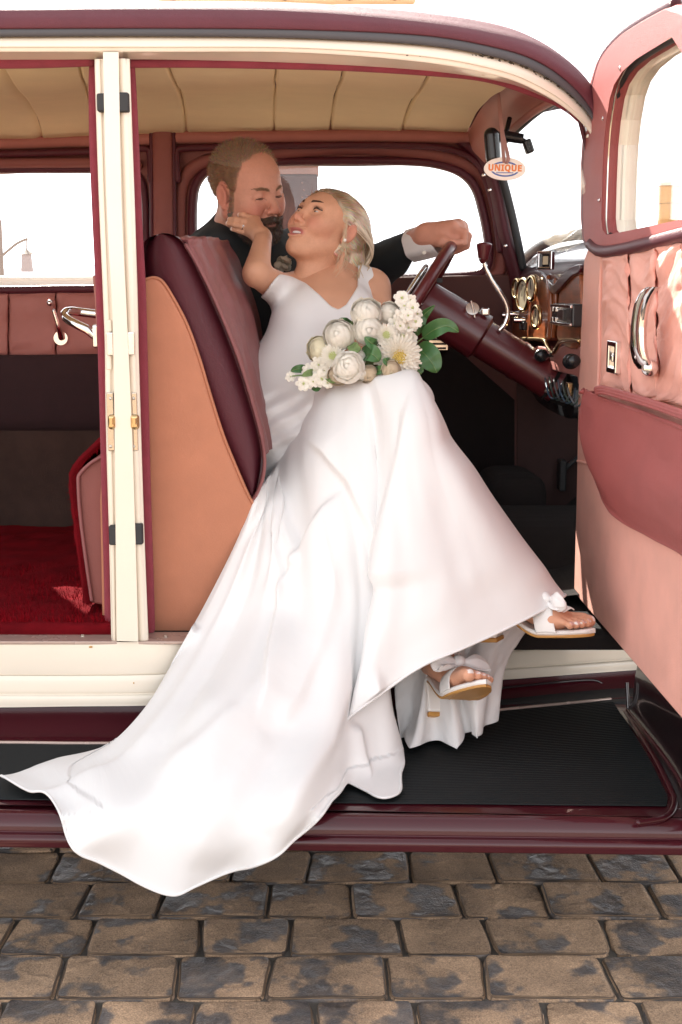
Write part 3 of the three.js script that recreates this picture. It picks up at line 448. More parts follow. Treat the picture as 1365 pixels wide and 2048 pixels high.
  C('kick_carpet', plate(L([[-420, 866], [330, 848], [330, 1062], [-420, 1062]], -1.168), -1.168, .02, .004), M.brownCarpet, dr);
  { const w = C('window_winder', (() => { const p = P(123, 676, -1.15), g = new THREE.CylinderGeometry(.02, .026, .018, 24); g.rotateX(Math.PI / 2); g.translate(p.x, p.y, -1.15); return [g, tube([P(123, 675, -1.135), P(117, 650, -1.12), P(108, 622, -1.115)], (t) => mix(.009, .006, t), { seg: 16 })]; })(), M.chrome, dr); const k = P(103, 606, -1.105); const g = new THREE.CapsuleGeometry(.0085, .028, 6, 12); g.rotateX(Math.PI / 2); g.rotateZ(.2); g.translate(k.x, k.y, -1.098); C('winder_knob', g, M.chrome, w); }
  // lower front wall under the driver's window
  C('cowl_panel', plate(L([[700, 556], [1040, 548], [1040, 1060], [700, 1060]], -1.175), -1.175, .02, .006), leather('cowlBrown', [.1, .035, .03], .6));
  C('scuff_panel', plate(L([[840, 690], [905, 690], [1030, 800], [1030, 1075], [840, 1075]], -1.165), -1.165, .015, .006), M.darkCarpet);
  { const a = P(856, 673, -1.15), b = P(898, 702, -1.15), v = C('door_pull', box((a.x + b.x) / 2, (a.y + b.y) / 2, -1.155, b.x - a.x, a.y - b.y, .02, .004), M.wornChrome); for (let i = 0; i < 3; i++) { const t = mix(a.y - .008, b.y + .008, i / 2); C('slot', box((a.x + b.x) / 2 - .002, t, -1.1455, (b.x - a.x) * .8, .006, .004, .001), M.blackPlastic, v); } }
}
{ // floor, ends and outer skin
  C('floor', box(-.5, .455, -.64, 2.5, .03, 1.18, .004), M.darkCarpet);
  C('carpet', loft([.5, .503, .503, .499, .47].map((y, k) => [-1.7, -1.1, -.75, -.46].map((x) => V(x, y, [-1.17, -.8, -.2, -.06, -.05][k]))), 60, 70, { disp: (u, v, p) => (fbm(p.x * 14, p.z * 14, 1, 4) - .5) * .02 * sst(1 - v, 0, .2) }), M.carpet);
  C('rear_bulkhead', box(-1.75, 1.06, -.62, .06, 1.2, 1.2, .01), M.brownCarpet);
  C('firewall', box(.84, .82, -.72, .06, .75, 1.05, .01), M.darkCarpet);
  C('toe_board', loft([[V(.4, .497, -1.17), V(.4, .497, -.3)], [V(.6, .52, -1.17), V(.6, .52, -.3)], [V(.8, .72, -1.17), V(.8, .72, -.3)], [V(.82, 1, -1.17), V(.82, 1, -.3)]], 8, 16), M.darkCarpet);
  C('transmission_tunnel', loft([.15, .45, .82].map((x) => [V(x, .497, -.9), V(x, .6, -.86), V(x, .63, -.74), V(x, .6, -.62), V(x, .497, -.58)]), 20, 10), M.darkCarpet);
  C('outer_door_skin', box(-.45, .84, -1.3, 2.7, .78, .05, .02), M.cream);
  C('bonnet', loft([.82, .95, 1.3, 1.9].map((x, i) => [V(x, .7, -.28 - i * .03), V(x, .95, -.3 - i * .03), V(x, 1.06, -.45), V(x, 1.08, -.72), V(x, 1.06, -.98), V(x, .95, -1.14 + i * .03), V(x, .7, -1.16 + i * .03)]), 30, 14), M.glossBurgundy);
  // strands of shag along the carpet's edge by the door post, a mass no one could count
  const bl = [], q = new THREE.Quaternion();
  for (let i = 0; i < 5200; i++) { const x = rr(-1.25, -.46), z = -.055 - Math.pow(rnd(), 1.6) * .55, h = rr(.008, .02), a = rr(0, 6.28), l = rr(.2, .9), w = .0011; const d = V(Math.cos(a) * l, 1, Math.sin(a) * l).normalize().multiplyScalar(h), s = V(Math.sin(a) * w, 0, -Math.cos(a) * w); bl.push(x - s.x, .5, z - s.z, x + s.x, .5, z + s.z, x + d.x, .5 + d.y, z + d.z); }
  const g = new THREE.BufferGeometry(); g.setAttribute('position', new THREE.Float32BufferAttribute(bl, 3)); g.computeVertexNormals(); boxUV(g); C('carpet_pile', g, std('pile', { color: new THREE.Color(.2, .004, .009), roughness: 1, specularIntensity: .05 })).userData.kind = 'stuff';
}
{ // front seat: cushion, padded back, side panel, rear shag trim, grab rail
  const side = [[286, 562], [306, 557], [324, 566], [346, 600], [372, 650], [396, 715], [420, 795], [444, 870], [468, 930], [492, 985], [512, 1022], [508, 1040], [470, 1130], [425, 1210], [372, 1276], [240, 1276], [205, 1276], [200, 1000], [230, 560]];
  const zs = -.10, sp = smoothPts(L(side.slice(0, 15), zs), 70, false).concat(L(side.slice(15), zs));
  const st = new THREE.Group(); st.name = 'front_seat'; car.add(st);
  C('side_panel', plate(sp, zs, .05, .006, [], 4), M.tanLeather, st);
  const pairs = [[[314, 471], [328, 468]], [[298, 478], [348, 470]], [[287, 494], [367, 480]], [[281, 520], [382, 502]], [[282, 560], [402, 542]], [[292, 610], [425, 592]], [[318, 690], [455, 662]], [[358, 775], [484, 740]], [[400, 860], [508, 816]], [[436, 925], [525, 885]], [[462, 968], [525, 925]], [[482, 995], [519, 962]], [[495, 1005], [508, 990]]];
  const bl0 = loft(pairs.map(([l, r]) => { const a = P(...l, -.15), b = P(...r, -.15), m = (t, z) => V(mix(a.x, b.x, t), mix(a.y, b.y, t), z); return [m(.02, -1.08), m(0, -.2), m(.05, -.165), m(.25, -.135), m(.5, -.117), m(.75, -.113), m(.92, -.123), m(.985, -.14), m(1, -.165), m(1, -1.08)]; }), 60, 60);
  C('seat_back', bl0, M.burgundyLeather, st);
  // gathered face of the back rest, turned to the driver's side
  const ed = [[338, 478], [352, 476], [368, 486], [386, 520], [414, 576], [444, 644], [472, 720], [496, 795], [516, 868], [522, 915]];
  const fz = [-.13, -.16, -.3, -.55, -.8, -1.0, -1.09];
  const rows = ed.map(([x, y], i) => { const p = P(x, y, -.135), e = Math.sin(Math.PI * Math.min(1, Math.max(0, i - 1) / 6 + .12)) * .5 + .5; return fz.map((z, k) => V(p.x + [-.002, .012, .035, .045, .04, .02, -.01][k] * e, p.y + [-.004, .002, .008, .012, .012, .008, 0][k] * (i < 3 ? 1.2 : .6) - (i ? 0 : .006), z)); });
  C('seat_facing', loft(rows, 60, 70, { disp: (u, v, p) => { const k = Math.abs(((u * 7) % 1) - .5); return (fbm(u * 14, v * 6 + 1, 3, 3) - .5) * .016 - .009 * sst(v, .08, .25) * Math.exp(-Math.pow((.5 - k) / .07, 2)) - .008 * Math.exp(-Math.pow((v - .22) / .02, 2)); } }), M.mauveLeather, st);
  C('piping', tube(smoothPts(L([[372, 490], [390, 520], [418, 574], [448, 642], [477, 716], [501, 792], [521, 866], [529, 914], [527, 950], [517, 980], [503, 1006]], -.108), 60, false), .0042, { seg: 100, rad: 8 }), M.mauveLeather, st);
  C('piping', tube(smoothPts(L(side.slice(0, 11), -.1), 40, false).map((p) => p.add(V(.002, .002, -.004))), .0032, { seg: 90, rad: 8 }), M.tanLeather, st);
  C('seat_cushion', (() => { const a = P(515, 1000, -.2); const gg = new RoundedBoxGeometry(.42, .2, .8, 5, .06); gg.translate(a.x + .19, .7, -.76); return boxUV(gg); })(), M.burgundyLeather, st);
  C('seat_base', box(-.05, .56, -.76, .6, .13, .76, .02), M.darkCarpet, st);
  // back of the seat towards the rear floor
  const rs = [[205, 905], [182, 922], [158, 944], [153, 960], [158, 1030], [168, 1110], [182, 1206], [215, 1212], [230, 1000]];
  C('rear_side_panel', plate(L(rs, -.13), -.13, .04, .005), M.brownLeather, st);
  C('piping', tube(L([[206, 912], [182, 926], [160, 948], [157, 965], [161, 1030], [171, 1110], [184, 1200]], -.125), .004, { seg: 60 }), M.mauveLeather, st);
  const edge = [[212, 872], [190, 893], [162, 918], [145, 943], [142, 962], [148, 1030], [158, 1110], [172, 1205]];
  C('shag_back', loft(edge.map(([x, y]) => { const p = P(x, y, -.14); return [p.clone().add(V(.016, 0, .012)), p.clone().add(V(-.002, .004, .004)), V(p.x - .004, p.y + .004, -.3), V(p.x - .006, p.y + .006, -.7), V(p.x, p.y, -1.1)]; }), 30, 40, { disp: (u, v, p) => (fbm(p.z * 30, p.y * 40, 2, 3) - .5) * .01 }), M.carpet, st);
  const bl = [], ec = new THREE.CatmullRomCurve3(edge.map(([x, y]) => P(x, y, -.14)));
  for (let i = 0; i < 3000; i++) { const p = ec.getPointAt(rnd()), o = rr(0, 1); p.x += .014 * o; p.z += .012 * o - Math.pow(rnd(), 2) * .2 * (o < .3 ? 1 : 0); const d = V(rr(-1, .1), rr(-.9, .5), rr(-.3, 1)).normalize().multiplyScalar(rr(.006, .016)), s = V(rr(-1, 1), rr(-1, 1), rr(-1, 1)).normalize().multiplyScalar(.001); bl.push(p.x - s.x, p.y - s.y, p.z - s.z, p.x + s.x, p.y + s.y, p.z + s.z, p.x + d.x, p.y + d.y, p.z + d.z); }
  const bg = new THREE.BufferGeometry(); bg.setAttribute('position', new THREE.Float32BufferAttribute(bl, 3)); bg.computeVertexNormals(); boxUV(bg); C('shag_fringe', bg, M.pile, st).userData.kind = 'stuff';
  C('seat_shell', plate(L([[184, 552], [205, 545], [300, 552], [310, 700], [215, 900], [196, 690], [190, 640]], -.16), -.16, .9, .012), M.pinkLeather, st);
  C('grab_rail', [tube(L([[192, 628, -.32], [160, 624, -.32], [144, 622, -.3], [133, 624, -.27], [130, 632, -.24], [138, 640, -.21], [156, 650, -.19], [176, 660, -.18], [188, 670, -.18]]), .0095, { seg: 60, rad: 12 }), box(P(193, 676, -.18).x, P(193, 672, -.18).y, -.185, .014, .05, .03, .005)], M.chrome, st);
}
{ // windscreen header, far pillar, windscreen
  const hd = [[P(938, 262, -1.17), P(962, 218, -.9), P(1000, 168, -.62), P(1040, 150, -.36), P(1080, 168, -.25)], [P(940, 292, -1.15), P(978, 250, -.9), P(1022, 205, -.64), P(1066, 176, -.4), P(1100, 182, -.27)], [P(962, 318, -1.14), P(1004, 266, -.9), P(1054, 220, -.64), P(1092, 197, -.42), P(1120, 196, -.28)], [P(970, 326, -1.14), P(1008, 270, -.9), P(1058, 226, -.64), P(1096, 203, -.42), P(1126, 200, -.28)]];
  C('header_trim', loft(hd.map((r) => r), 30, 24, { disp: (u, v) => .008 * Math.sin(Math.PI * v) * Math.sin(Math.PI * u) }), M.pinkLeather);
  C('header_rail', tube([P(985, 300, -1.14), P(1010, 274, -.9), P(1060, 230, -.64), P(1098, 206, -.42), P(1130, 196, -.26)], .0095, { seg: 50 }), M.pinkLeather);
  C('header_seal', tube([P(992, 302, -1.14), P(1016, 280, -.9), P(1066, 235, -.64), P(1103, 210, -.42), P(1136, 202, -.26)], .006, { seg: 50 }), M.rubber);
  C('front_pillar', loft([[945, 285], [985, 320], [1005, 380], [1024, 470], [1050, 560], [1056, 640]].map(([x, y], i) => { const w = [34, 32, 30, 30, 30, 30][i]; return [P(x - w, y, -1.2), P(x - w, y + 2, -1.17), P(x - w * .6, y, -1.145), P(x - 8, y, -1.14), P(x, y, -1.15)]; }), 20, 40), M.burgundyLeather);
  C('pillar_seal', tube(L([[992, 318], [1006, 362], [1022, 424], [1036, 488], [1046, 535]], -1.14), .0105, { seg: 40 }), M.rubber);
  C('pillar_seal', tube(L([[997, 318], [1011, 362], [1027, 424], [1041, 488], [1050, 535]], -1.14), .006, { seg: 40 }), M.greyRubber);
  for (const [x, y] of [[968, 350], [980, 380], [1012, 492]]) screw(P(x, y, -1.136), V(0, 0, 1), .0055);
  // pane between the seals
  const q = [P(994, 300, -1.15), P(1132, 198, -.28), P(1196, 470, -.3), P(1050, 545, -1.15)];
  C('windscreen', loft([[q[0], q[1]], [q[3], q[2]]], 4, 4, { lin: true, solid: .004 }), M.glass);
}
{ // dashboard, seen along its face
  const X = .5, SH = .075, D = (px, py, dx = 0) => { let p = PX(px, py, X + dx); for (let i = 0; i < 8; i++) p = PX(px, py, X + dx + (p.z + 1.17) * SH); p.x -= (p.z + 1.17) * SH; return p; }, DL = (a, dx = 0) => a.map(([x, y, d]) => D(x, y, d ?? dx));
  const ds = new THREE.Group(); ds.name = 'dashboard'; car.add(ds);
  // a slab lying in the plane of the dash: outline in (z, y), pushed out towards the seats (-x)
  const slab = (a, x, th, bev = .004) => { const pts = smoothPts(a.map(([px, py]) => D(px, py, x - X)), a.length * 5); const s = new THREE.Shape(pts.map((p) => new THREE.Vector2(p.z, p.y))); const g = new THREE.ExtrudeGeometry(s, { depth: th, bevelEnabled: true, bevelThickness: bev, bevelSize: bev, bevelOffset: -bev, bevelSegments: 4, curveSegments: 10 }); g.rotateY(-Math.PI / 2); g.translate(x + th + bev, 0, 0); boxUV(g); return g; };
  // upper cowl with its smooth glossy crown
  const crown = [[[1036, 548], [1052, 526], [1078, 507], [1110, 494], [1150, 485], [1188, 480]], [[1028, 572], [1048, 546], [1076, 532], [1108, 526], [1150, 520], [1180, 516]], [[1024, 590], [1046, 566], [1074, 556], [1108, 560], [1150, 546], [1175, 540]]];
  C('cowl_top', loft([crown[0].map(([x, y]) => D(x, y, .14)), crown[0].map(([x, y]) => D(x, y + 3, .05)), crown[1].map(([x, y]) => D(x, y, 0)), crown[2].map(([x, y]) => D(x, y, -.005))], 40, 20), M.glossBurgundy, ds);
  C('screen_gasket', tube(DL([[1040, 540], [1056, 512], [1080, 493], [1110, 479], [1145, 471], [1192, 467]], .07), .014, { seg: 40, rad: 12 }), M.greyRubber, ds);
  C('gasket_bead', tube(DL([[1040, 531], [1058, 504], [1082, 485], [1112, 472], [1147, 465], [1192, 461]], .07), .005, { seg: 40 }), M.chrome, ds);
  C('dash_face', slab([[1022, 560], [1040, 548], [1075, 535], [1130, 528], [1158, 520], [1158, 700], [1130, 700], [1060, 700], [1024, 690], [1020, 620]], X + .03, .05), M.burgundyLeather, ds);
  const ip = C('instrument_panel', slab([[1024, 600], [1034, 566], [1052, 556], [1080, 550], [1092, 566], [1096, 620], [1096, 676], [1060, 680], [1026, 676]], X - .006, .03), M.wood, ds);
  C('dash_rib', tube(DL([[1098, 556], [1102, 590], [1102, 640], [1100, 672]], -.006), .008, { seg: 24 }), M.wood, ds);
  C('dash_rib', tube(DL([[1112, 560], [1112, 600], [1110, 640], [1107, 672]], -.004), .006, { seg: 24 }), M.wood, ds);
  C('radio_panel', slab([[1116, 640], [1118, 590], [1130, 560], [1150, 545], [1158, 540], [1158, 690], [1116, 680]], X - .004, .03), M.wood, ds);
  C('cowl_pad', slab([[1036, 556], [1056, 544], [1078, 542], [1094, 556], [1106, 568], [1116, 556], [1134, 538], [1158, 528], [1158, 545], [1140, 556], [1120, 578], [1104, 588], [1088, 566], [1070, 552], [1044, 566]], X - .012, .03), M.glossBurgundy, ds);
  C('brass_moulding', tube(DL([[1022, 676], [1050, 678], [1078, 679], [1090, 682], [1097, 696], [1106, 706], [1113, 698], [1122, 684], [1140, 680], [1158, 682]], -.016), .0055, { seg: 70 }), M.brass, ds);
  // instruments
  const gauge = (px, py, r) => { const p = D(px, py, -.014), gg = (r0, r1, a, b) => { const g = new THREE.LatheGeometry([[0, a], [r0, a], [r0, b], [r1, b + .002], [r1 + .002, a - .004]].map(([x, y]) => new THREE.Vector2(x, y)), 36); g.rotateZ(Math.PI / 2); g.translate(p.x, p.y, p.z); return g; }; const G = C('gauge', (() => { const g = new THREE.TorusGeometry(r, .0055, 10, 36); g.rotateY(Math.PI / 2 + .16); g.translate(p.x - .01, p.y, p.z); return g; })(), M.brass, ip); const f = new THREE.CylinderGeometry(r, r, .004, 32); f.rotateZ(Math.PI / 2); f.rotateY(.16); f.translate(p.x - .0095, p.y, p.z); C('dial', f, M.gaugeFace, G); C('needle', box(p.x - .0135, p.y + r * .3, p.z + .002, .002, r * .8, .003, .0005), M.blackPlastic, G); };
  gauge(1041, 578, .026); gauge(1054, 590, .042); gauge(1071, 577, .03); gauge(1081, 634, .027);
  for (const [x, y, r] of [[1022, 630, .011], [1034, 628, .009], [1046, 640, .01]]) { const p = D(x, y, -.02); const g = new THREE.CylinderGeometry(r * .8, r, .03, 16); g.rotateZ(Math.PI / 2); g.translate(p.x - .01, p.y, p.z); C('dash_knob', g, M.chrome, ip); }
  { const p = D(1047, 652, -.02); C('switch_plate', box(p.x, p.y, p.z, .012, .022, .05, .003), M.blackPlastic, ip); }
  // radio
  { const a = D(1118, 606, -.02), b = D(1158, 655, -.02), r = C('radio', box(X - .022, (a.y + b.y) / 2, (a.z + b.z) / 2, .03, a.y - b.y, Math.abs(a.z - b.z), .006), M.blackPlastic, ds); C('radio_trim', [box(X - .038, a.y - .006, (a.z + b.z) / 2, .006, .008, Math.abs(a.z - b.z), .002), box(X - .038, b.y + .006, (a.z + b.z) / 2, .006, .006, Math.abs(a.z - b.z), .002)], M.chrome, r); C('radio_screen', box(X - .0385, (a.y + b.y) / 2, mix(a.z, b.z, .5), .004, (a.y - b.y) * .5, Math.abs(a.z - b.z) * .3, .001), M.glossDark, r); for (const t of [.14, .3]) C('radio_button', [box(X - .04, (a.y + b.y) / 2 + .012, mix(a.z, b.z, t), .006, .012, .014, .002), box(X - .04, (a.y + b.y) / 2 - .012, mix(a.z, b.z, t), .006, .012, .014, .002)], M.chrome, r); }
  // small framed badge on the cowl
  { const p = D(1100, 521, -.03), fr = [], T = (g) => { g.translate(-p.x, -p.y, -p.z); g.rotateY(.62); g.translate(p.x - .012, p.y, p.z + .01); return g; }; for (const [dy, dz, h, w] of [[.019, 0, .007, .046], [-.019, 0, .007, .046], [0, .02, .045, .007], [0, -.02, .045, .007]]) fr.push(T(box(p.x, p.y + dy, p.z + dz, .012, h, w, .002))); const b = C('clock_frame', fr, M.chrome, ds); C('clock_face', T(box(p.x + .004, p.y, p.z, .008, .034, .034, .001)), M.blackPlastic, b); C('clock_hand', T(box(p.x - .001, p.y, p.z, .002, .02, .016, .0005)), M.gaugeFace, b); }
  // lower leather apron, knobs and the loom beneath
  C('lower_panel', slab([[1066, 694], [1090, 694], [1104, 712], [1120, 694], [1158, 690], [1158, 760], [1150, 752], [1090, 735], [1070, 712]], X + .0, .03), M.pinkLeather, ds);
  C('lower_panel', slab([[1030, 690], [1068, 692], [1080, 740], [1040, 745]], X + .06, .03), M.burgundyLeather, ds);
  for (const [x, y, r] of [[1083, 711, .013], [1147, 722, .012], [1142, 723, .014]]) { const p = D(x, y, -.03); const g = new THREE.SphereGeometry(r, 16, 12); g.scale(1.4, 1.3, 1); g.translate(p.x, p.y, p.z); C('pull_knob', [g, rod(p, p.clone().add(V(.05, 0, 0)), .004)], M.blackPlastic, ds); }
  C('wiring_box', slab([[1060, 748], [1100, 742], [1140, 752], [1146, 826], [1126, 834], [1072, 800]], X + .04, .08), M.blackPlastic, ds);
  const wc = [[.05, .09, .14], [.03, .06, .05], [.1, .11, .12]]; for (let i = 0; i < 6; i++) { const x = 1090 + i * 9, y = 752 + i * 3; C('wire', tube(DL([[x, y, -.01], [x + 4, y + 22, -.04], [x + 12 + i, y + 44, -.03], [x + 28, y + 40, -.03], [x + 34, y + 16, 0]]), .0022, { seg: 30, rad: 6 }), new THREE.MeshPhysicalMaterial({ color: new THREE.Color(...wc[i % 3]), roughness: .4 }), ds); }
  for (const [x, y] of [[1062, 759], [1094, 782]]) screw(D(x, y, -.03), V(-.7, 0, .7), .008, ds, M.wornChrome);
  { const p = D(1138, 778, -.02); C('connector', box(p.x, p.y, p.z, .012, .03, .03, .003), M.brass, ds); }
  // dark bag on the footwell floor
  const bg = PY(1090, 1100, .62); C('heater_box', box(bg.x, .6, -.95, .16, .2, .26, .05), M.darkCarpet, ds);
}
{ // the dash stands slightly askew to the cabin, following the narrowing body
  const done = new Set(); car.getObjectByName('dashboard').traverse((m) => { if (m.isMesh && !done.has(m.geometry)) { done.add(m.geometry); const p = m.geometry.attributes.position; for (let i = 0; i < p.count; i++) p.setX(i, p.getX(i) + (p.getZ(i) + 1.17) * .075); } });
}
{ // steering column, wheel, gear lever
  const zc = -.78, a = P(826, 592, zc), b = P(1120, 772, zc + .04), ax = b.clone().sub(a).normalize(), at = (t) => a.clone().lerp(b, t);
  const sc = new THREE.Group(); sc.name = 'steering_column'; car.add(sc);
  C('column_tube', rod(at(.3), at(.99), .05, .05, 36), M.columnPaint, sc); C('column_shroud', [rod(at(.08), at(.46), .058, .062, 36), rod(at(.455), at(.475), .0625, .052, 36)], M.columnPaint, sc);
  C('column_collar', rod(at(.7), at(.73), .052, .052, 36), M.columnPaint, sc); C('column_boot', rod(at(.94), at(1.08), .052, .04, 24), M.darkCarpet, sc);
  // signal switch
  const k = P(945, 619, zc + .062), g = new THREE.CylinderGeometry(.017, .02, .014, 24); g.rotateX(Math.PI / 2 - .4); g.translate(k.x, k.y, k.z); const sw = C('signal_switch', g, M.chrome, sc); C('switch_lever', [rod(k.clone().add(V(-.004, .022, .008)), k.clone().add(V(.006, -.02, .008)), .0032), box(k.x + .034, k.y - .006, k.z - .006, .022, .02, .016, .005)], M.chrome, sw);
  { const q = P(880, 561, zc + .05); C('horn_tab', box(q.x, q.y, q.z, .014, .012, .012, .002), M.rubber, sc); }
  // wheel
  const wn = ax.clone().negate(), side = V(0, 0, 1).addScaledVector(wn, -wn.z).normalize(), up = wn.clone().cross(side).normalize(), top = P(905, 492, zc - .0), R = .2; const upv = up.y > 0 ? up : up.clone().negate(), ctr = top.clone().addScaledVector(upv, -R);
  const wp = []; for (let i = 0; i < 48; i++) { const t = i / 48 * 6.2832; wp.push(ctr.clone().addScaledVector(upv, Math.cos(t) * R).addScaledVector(side, Math.sin(t) * R)); }
  const w = C('steering_wheel', tube(wp, .0155, { seg: 110, closed: true, rad: 14 }), M.columnPaint);
  for (const t of [Math.PI / 2, -Math.PI / 2, Math.PI]) { const e = ctr.clone().addScaledVector(upv, Math.cos(t) * R * .98).addScaledVector(side, Math.sin(t) * R * .98); C('spoke', rod(ctr.clone().addScaledVector(ax, .03), e, .007), M.chrome, w); }
  const hb = ctr.clone().addScaledVector(ax, .02); C('horn_button', rod(hb.clone().addScaledVector(ax, -.03), hb.clone().addScaledVector(ax, .05), .034, .045, 24), M.columnPaint, w);
  const hr = []; for (let i = 0; i < 36; i++) { const t = i / 36 * 6.2832; hr.push(ctr.clone().addScaledVector(ax, -.03).addScaledVector(upv, Math.cos(t) * R * .62).addScaledVector(side, Math.sin(t) * R * .62)); } C('horn_ring', tube(hr, .0055, { seg: 80, closed: true }), M.chrome, w);
  // gear lever
  const gl = C('gear_lever', tube(L([[968, 516], [972, 536], [984, 560], [1000, 584], [1012, 606], [1016, 628], [1010, 648], [1000, 660]], -.72), .0062, { seg: 50 }), M.chrome);
  const kt = P(969, 490, -.72), kb = P(967, 518, -.72); C('lever_knob', [rod(kb, kt, .013, .02, 24), (() => { const s = new THREE.SphereGeometry(.02, 20, 10); s.scale(1, .35, 1); s.translate(kt.x, kt.y, kt.z); return norm(s); })(), rod(kb, P(967, 527, -.72), .013, .006, 16)], M.columnPaint, gl);
  for (const [x0, y0, x1, y1] of [[1050, 880, 1090, 960], [980, 860, 1010, 940]]) { const p = PY((x0 + x1) / 2, y1, .66); C('pedal', [box(.64, .66, p.z - .1, .02, .09, .06, .006), rod(V(.65, .68, p.z - .1), V(.8, .8, p.z - .1), .008)], M.rubber); }
}
{ // open front door, standing square to the body; its inner face looks towards the rear
  const b1 = PY(1148, 1186, .49), b2 = PY(1365, 1440, .49), dir = b2.clone().sub(b1).setY(0).normalize(), nrm = V(-dir.z, 0, dir.x).normalize(); if (nrm.x > 0) nrm.negate();
  const O = (px, py, off = 0) => { const d = ray(px, py), o = b1.clone().addScaledVector(nrm, off), t = o.sub(EYE).dot(nrm) / d.dot(nrm); return EYE.clone().addScaledVector(d, t); };
  const loc = (p) => [p.clone().sub(b1).dot(dir), p.y], un = (s, y, o = 0) => b1.clone().setY(0).addScaledVector(dir, s).addScaledVector(nrm, o).setY(y);
  const dl = (a, off = 0) => a.map(([x, y, o]) => O(x, y, o ?? off));
  const slab = (pts, off, th, bev, holes = []) => { const s = new THREE.Shape(pts.map((p) => new THREE.Vector2(...loc(p)))); holes.forEach((h) => s.holes.push(new THREE.Path(h.map((p) => new THREE.Vector2(...loc(p)))))); const g = new THREE.ExtrudeGeometry(s, { depth: Math.max(.001, th - 2 * bev), bevelEnabled: bev > 0, bevelThickness: bev, bevelSize: bev, bevelOffset: -bev, bevelSegments: 4 }); g.translate(0, 0, -th + bev); const m = new THREE.Matrix4().makeBasis(dir, V(0, 1, 0), nrm).setPosition(b1.clone().setY(0).addScaledVector(nrm, off)); const det = dir.clone().cross(V(0, 1, 0)).dot(nrm); if (det < 0) { g.applyMatrix4(new THREE.Matrix4().makeScale(1, 1, -1)); g.translate(0, 0, -th); g.translate(0, 0, th); const ix = g.attributes.position; for (let i = 0; i < ix.count; i += 3) { for (const at of [g.attributes.position, g.attributes.normal, g.attributes.uv]) { const n = at.itemSize; for (let c = 0; c < n; c++) { const t = at.array[(i + 1) * n + c]; at.array[(i + 1) * n + c] = at.array[(i + 2) * n + c]; at.array[(i + 2) * n + c] = t; } } } const m2 = new THREE.Matrix4().makeBasis(dir, V(0, 1, 0), nrm.clone()).setPosition(b1.clone().setY(0).addScaledVector(nrm, off)); g.applyMatrix4(new THREE.Matrix4().makeScale(1, 1, -1)); g.applyMatrix4(m2); g.computeVertexNormals(); return boxUV(g); } g.applyMatrix4(m); return boxUV(g); };
  const dr = new THREE.Group(); dr.name = 'front_door'; car.add(dr);
  const S1 = 1.08;                                              // door width along its plane; the free edge lies outside the picture
  const outline = [...dl([[1148, 1186], [1153, 1000], [1157, 780], [1163, 640], [1169, 520], [1172, 440], [1174, 330], [1178, 270], [1186, 205], [1194, 160], [1206, 118], [1226, 86], [1256, 58], [1300, 30], [1350, 4]]), un(S1 - .06, 1.585), un(S1, 1.5), un(S1, .49)];
  const win = [...dl([[1228, 482], [1219, 470], [1216, 440], [1218, 360], [1221, 290], [1226, 240], [1234, 190], [1244, 158], [1262, 130], [1290, 105], [1340, 74], [1365, 58]]), un(S1 - .13, 1.49), un(S1 - .1, 1.45), un(S1 - .1, O(1365, 457).y), O(1365, 457), O(1270, 475)];
  const lower = [...dl([[1148, 1186], [1153, 1000], [1157, 780], [1163, 640], [1169, 520]]), un(S1, O(1365, 500).y), un(S1, .49)];
  C('door_shell', slab(outline, -.012, .045, .006, [win]), M.cream, dr);
  C('door_skin', slab(lower.map((p) => p.clone().add(V(0, p.y < .6 ? -.025 : 0, 0))), -.05, .03, .006), M.cream, dr);
  // smooth leather facing
  C('door_lining', slab([...dl([[1148, 1186], [1153, 1000], [1157, 780], [1163, 640], [1168, 520], [1176, 498]]), un(S1 - .01, O(1365, 474).y), un(S1 - .01, .49)], 0, .012, .005), M.doorLeather, dr);
  // padded window surround, burgundy
  const fr = [...dl([[1196, 502], [1178, 486], [1174, 440], [1174, 330], [1178, 270], [1186, 205], [1194, 160], [1207, 118], [1228, 86], [1258, 58], [1302, 30], [1350, 4]]), un(S1 - .07, 1.575), un(S1 - .02, 1.5), un(S1 - .02, O(1365, 468).y), O(1365, 472), O(1260, 498)];
  C('window_surround', slab(fr, .016, .03, .012, [win.map((p) => p.clone())]), M.pocketLeather, dr);
  C('surround_roll', tube(dl([[1196, 502], [1178, 484], [1175, 440], [1175, 330], [1179, 270], [1187, 205], [1196, 160], [1209, 118], [1230, 88], [1260, 60], [1304, 32], [1352, 6]], .006), .011, { seg: 90, rad: 12 }), M.burgundyLeather, dr);
  C('surround_roll', tube([...dl([[1184, 488], [1196, 499], [1214, 503], [1250, 498], [1310, 484], [1365, 470]], .012), un(S1 - .04, O(1365, 466).y, .012)], .0125, { seg: 60, rad: 12 }), M.burgundyLeather, dr);
  C('glass_channel', tube([...dl([[1365, 66], [1300, 104], [1264, 132], [1246, 160], [1236, 192], [1228, 242], [1223, 290], [1220, 360], [1218, 440], [1221, 470], [1230, 482]], -.004)], .0075, { seg: 80 }), M.rubber, dr);
  C('channel_bead', tube([...dl([[1365, 62], [1298, 100], [1260, 128], [1241, 158], [1231, 192], [1223, 242], [1218, 300], [1215, 370], [1213, 440], [1216, 468]], .006)], .002, { seg: 80, rad: 6 }), M.wornChrome, dr);
  C('outer_reveal', tube([...dl([[1365, 80], [1308, 116], [1274, 144], [1256, 172], [1247, 202], [1240, 248], [1235, 300], [1232, 370], [1231, 440], [1234, 466], [1245, 478]], -.04)], .014, { seg: 80 }), M.cream, dr);
  C('window_glass', slab(win, -.024, .004, 0), M.glass, dr);
  for (const [x, y] of [[1206, 237], [1199, 400], [1240, 137]]) screw(O(x, y, .017), nrm, .0045, dr);
  // gathered panels
  const top = (x) => mix(508, 478, (x - 1205) / 160), cols = [1208, 1262, 1316, 1372, 1436];
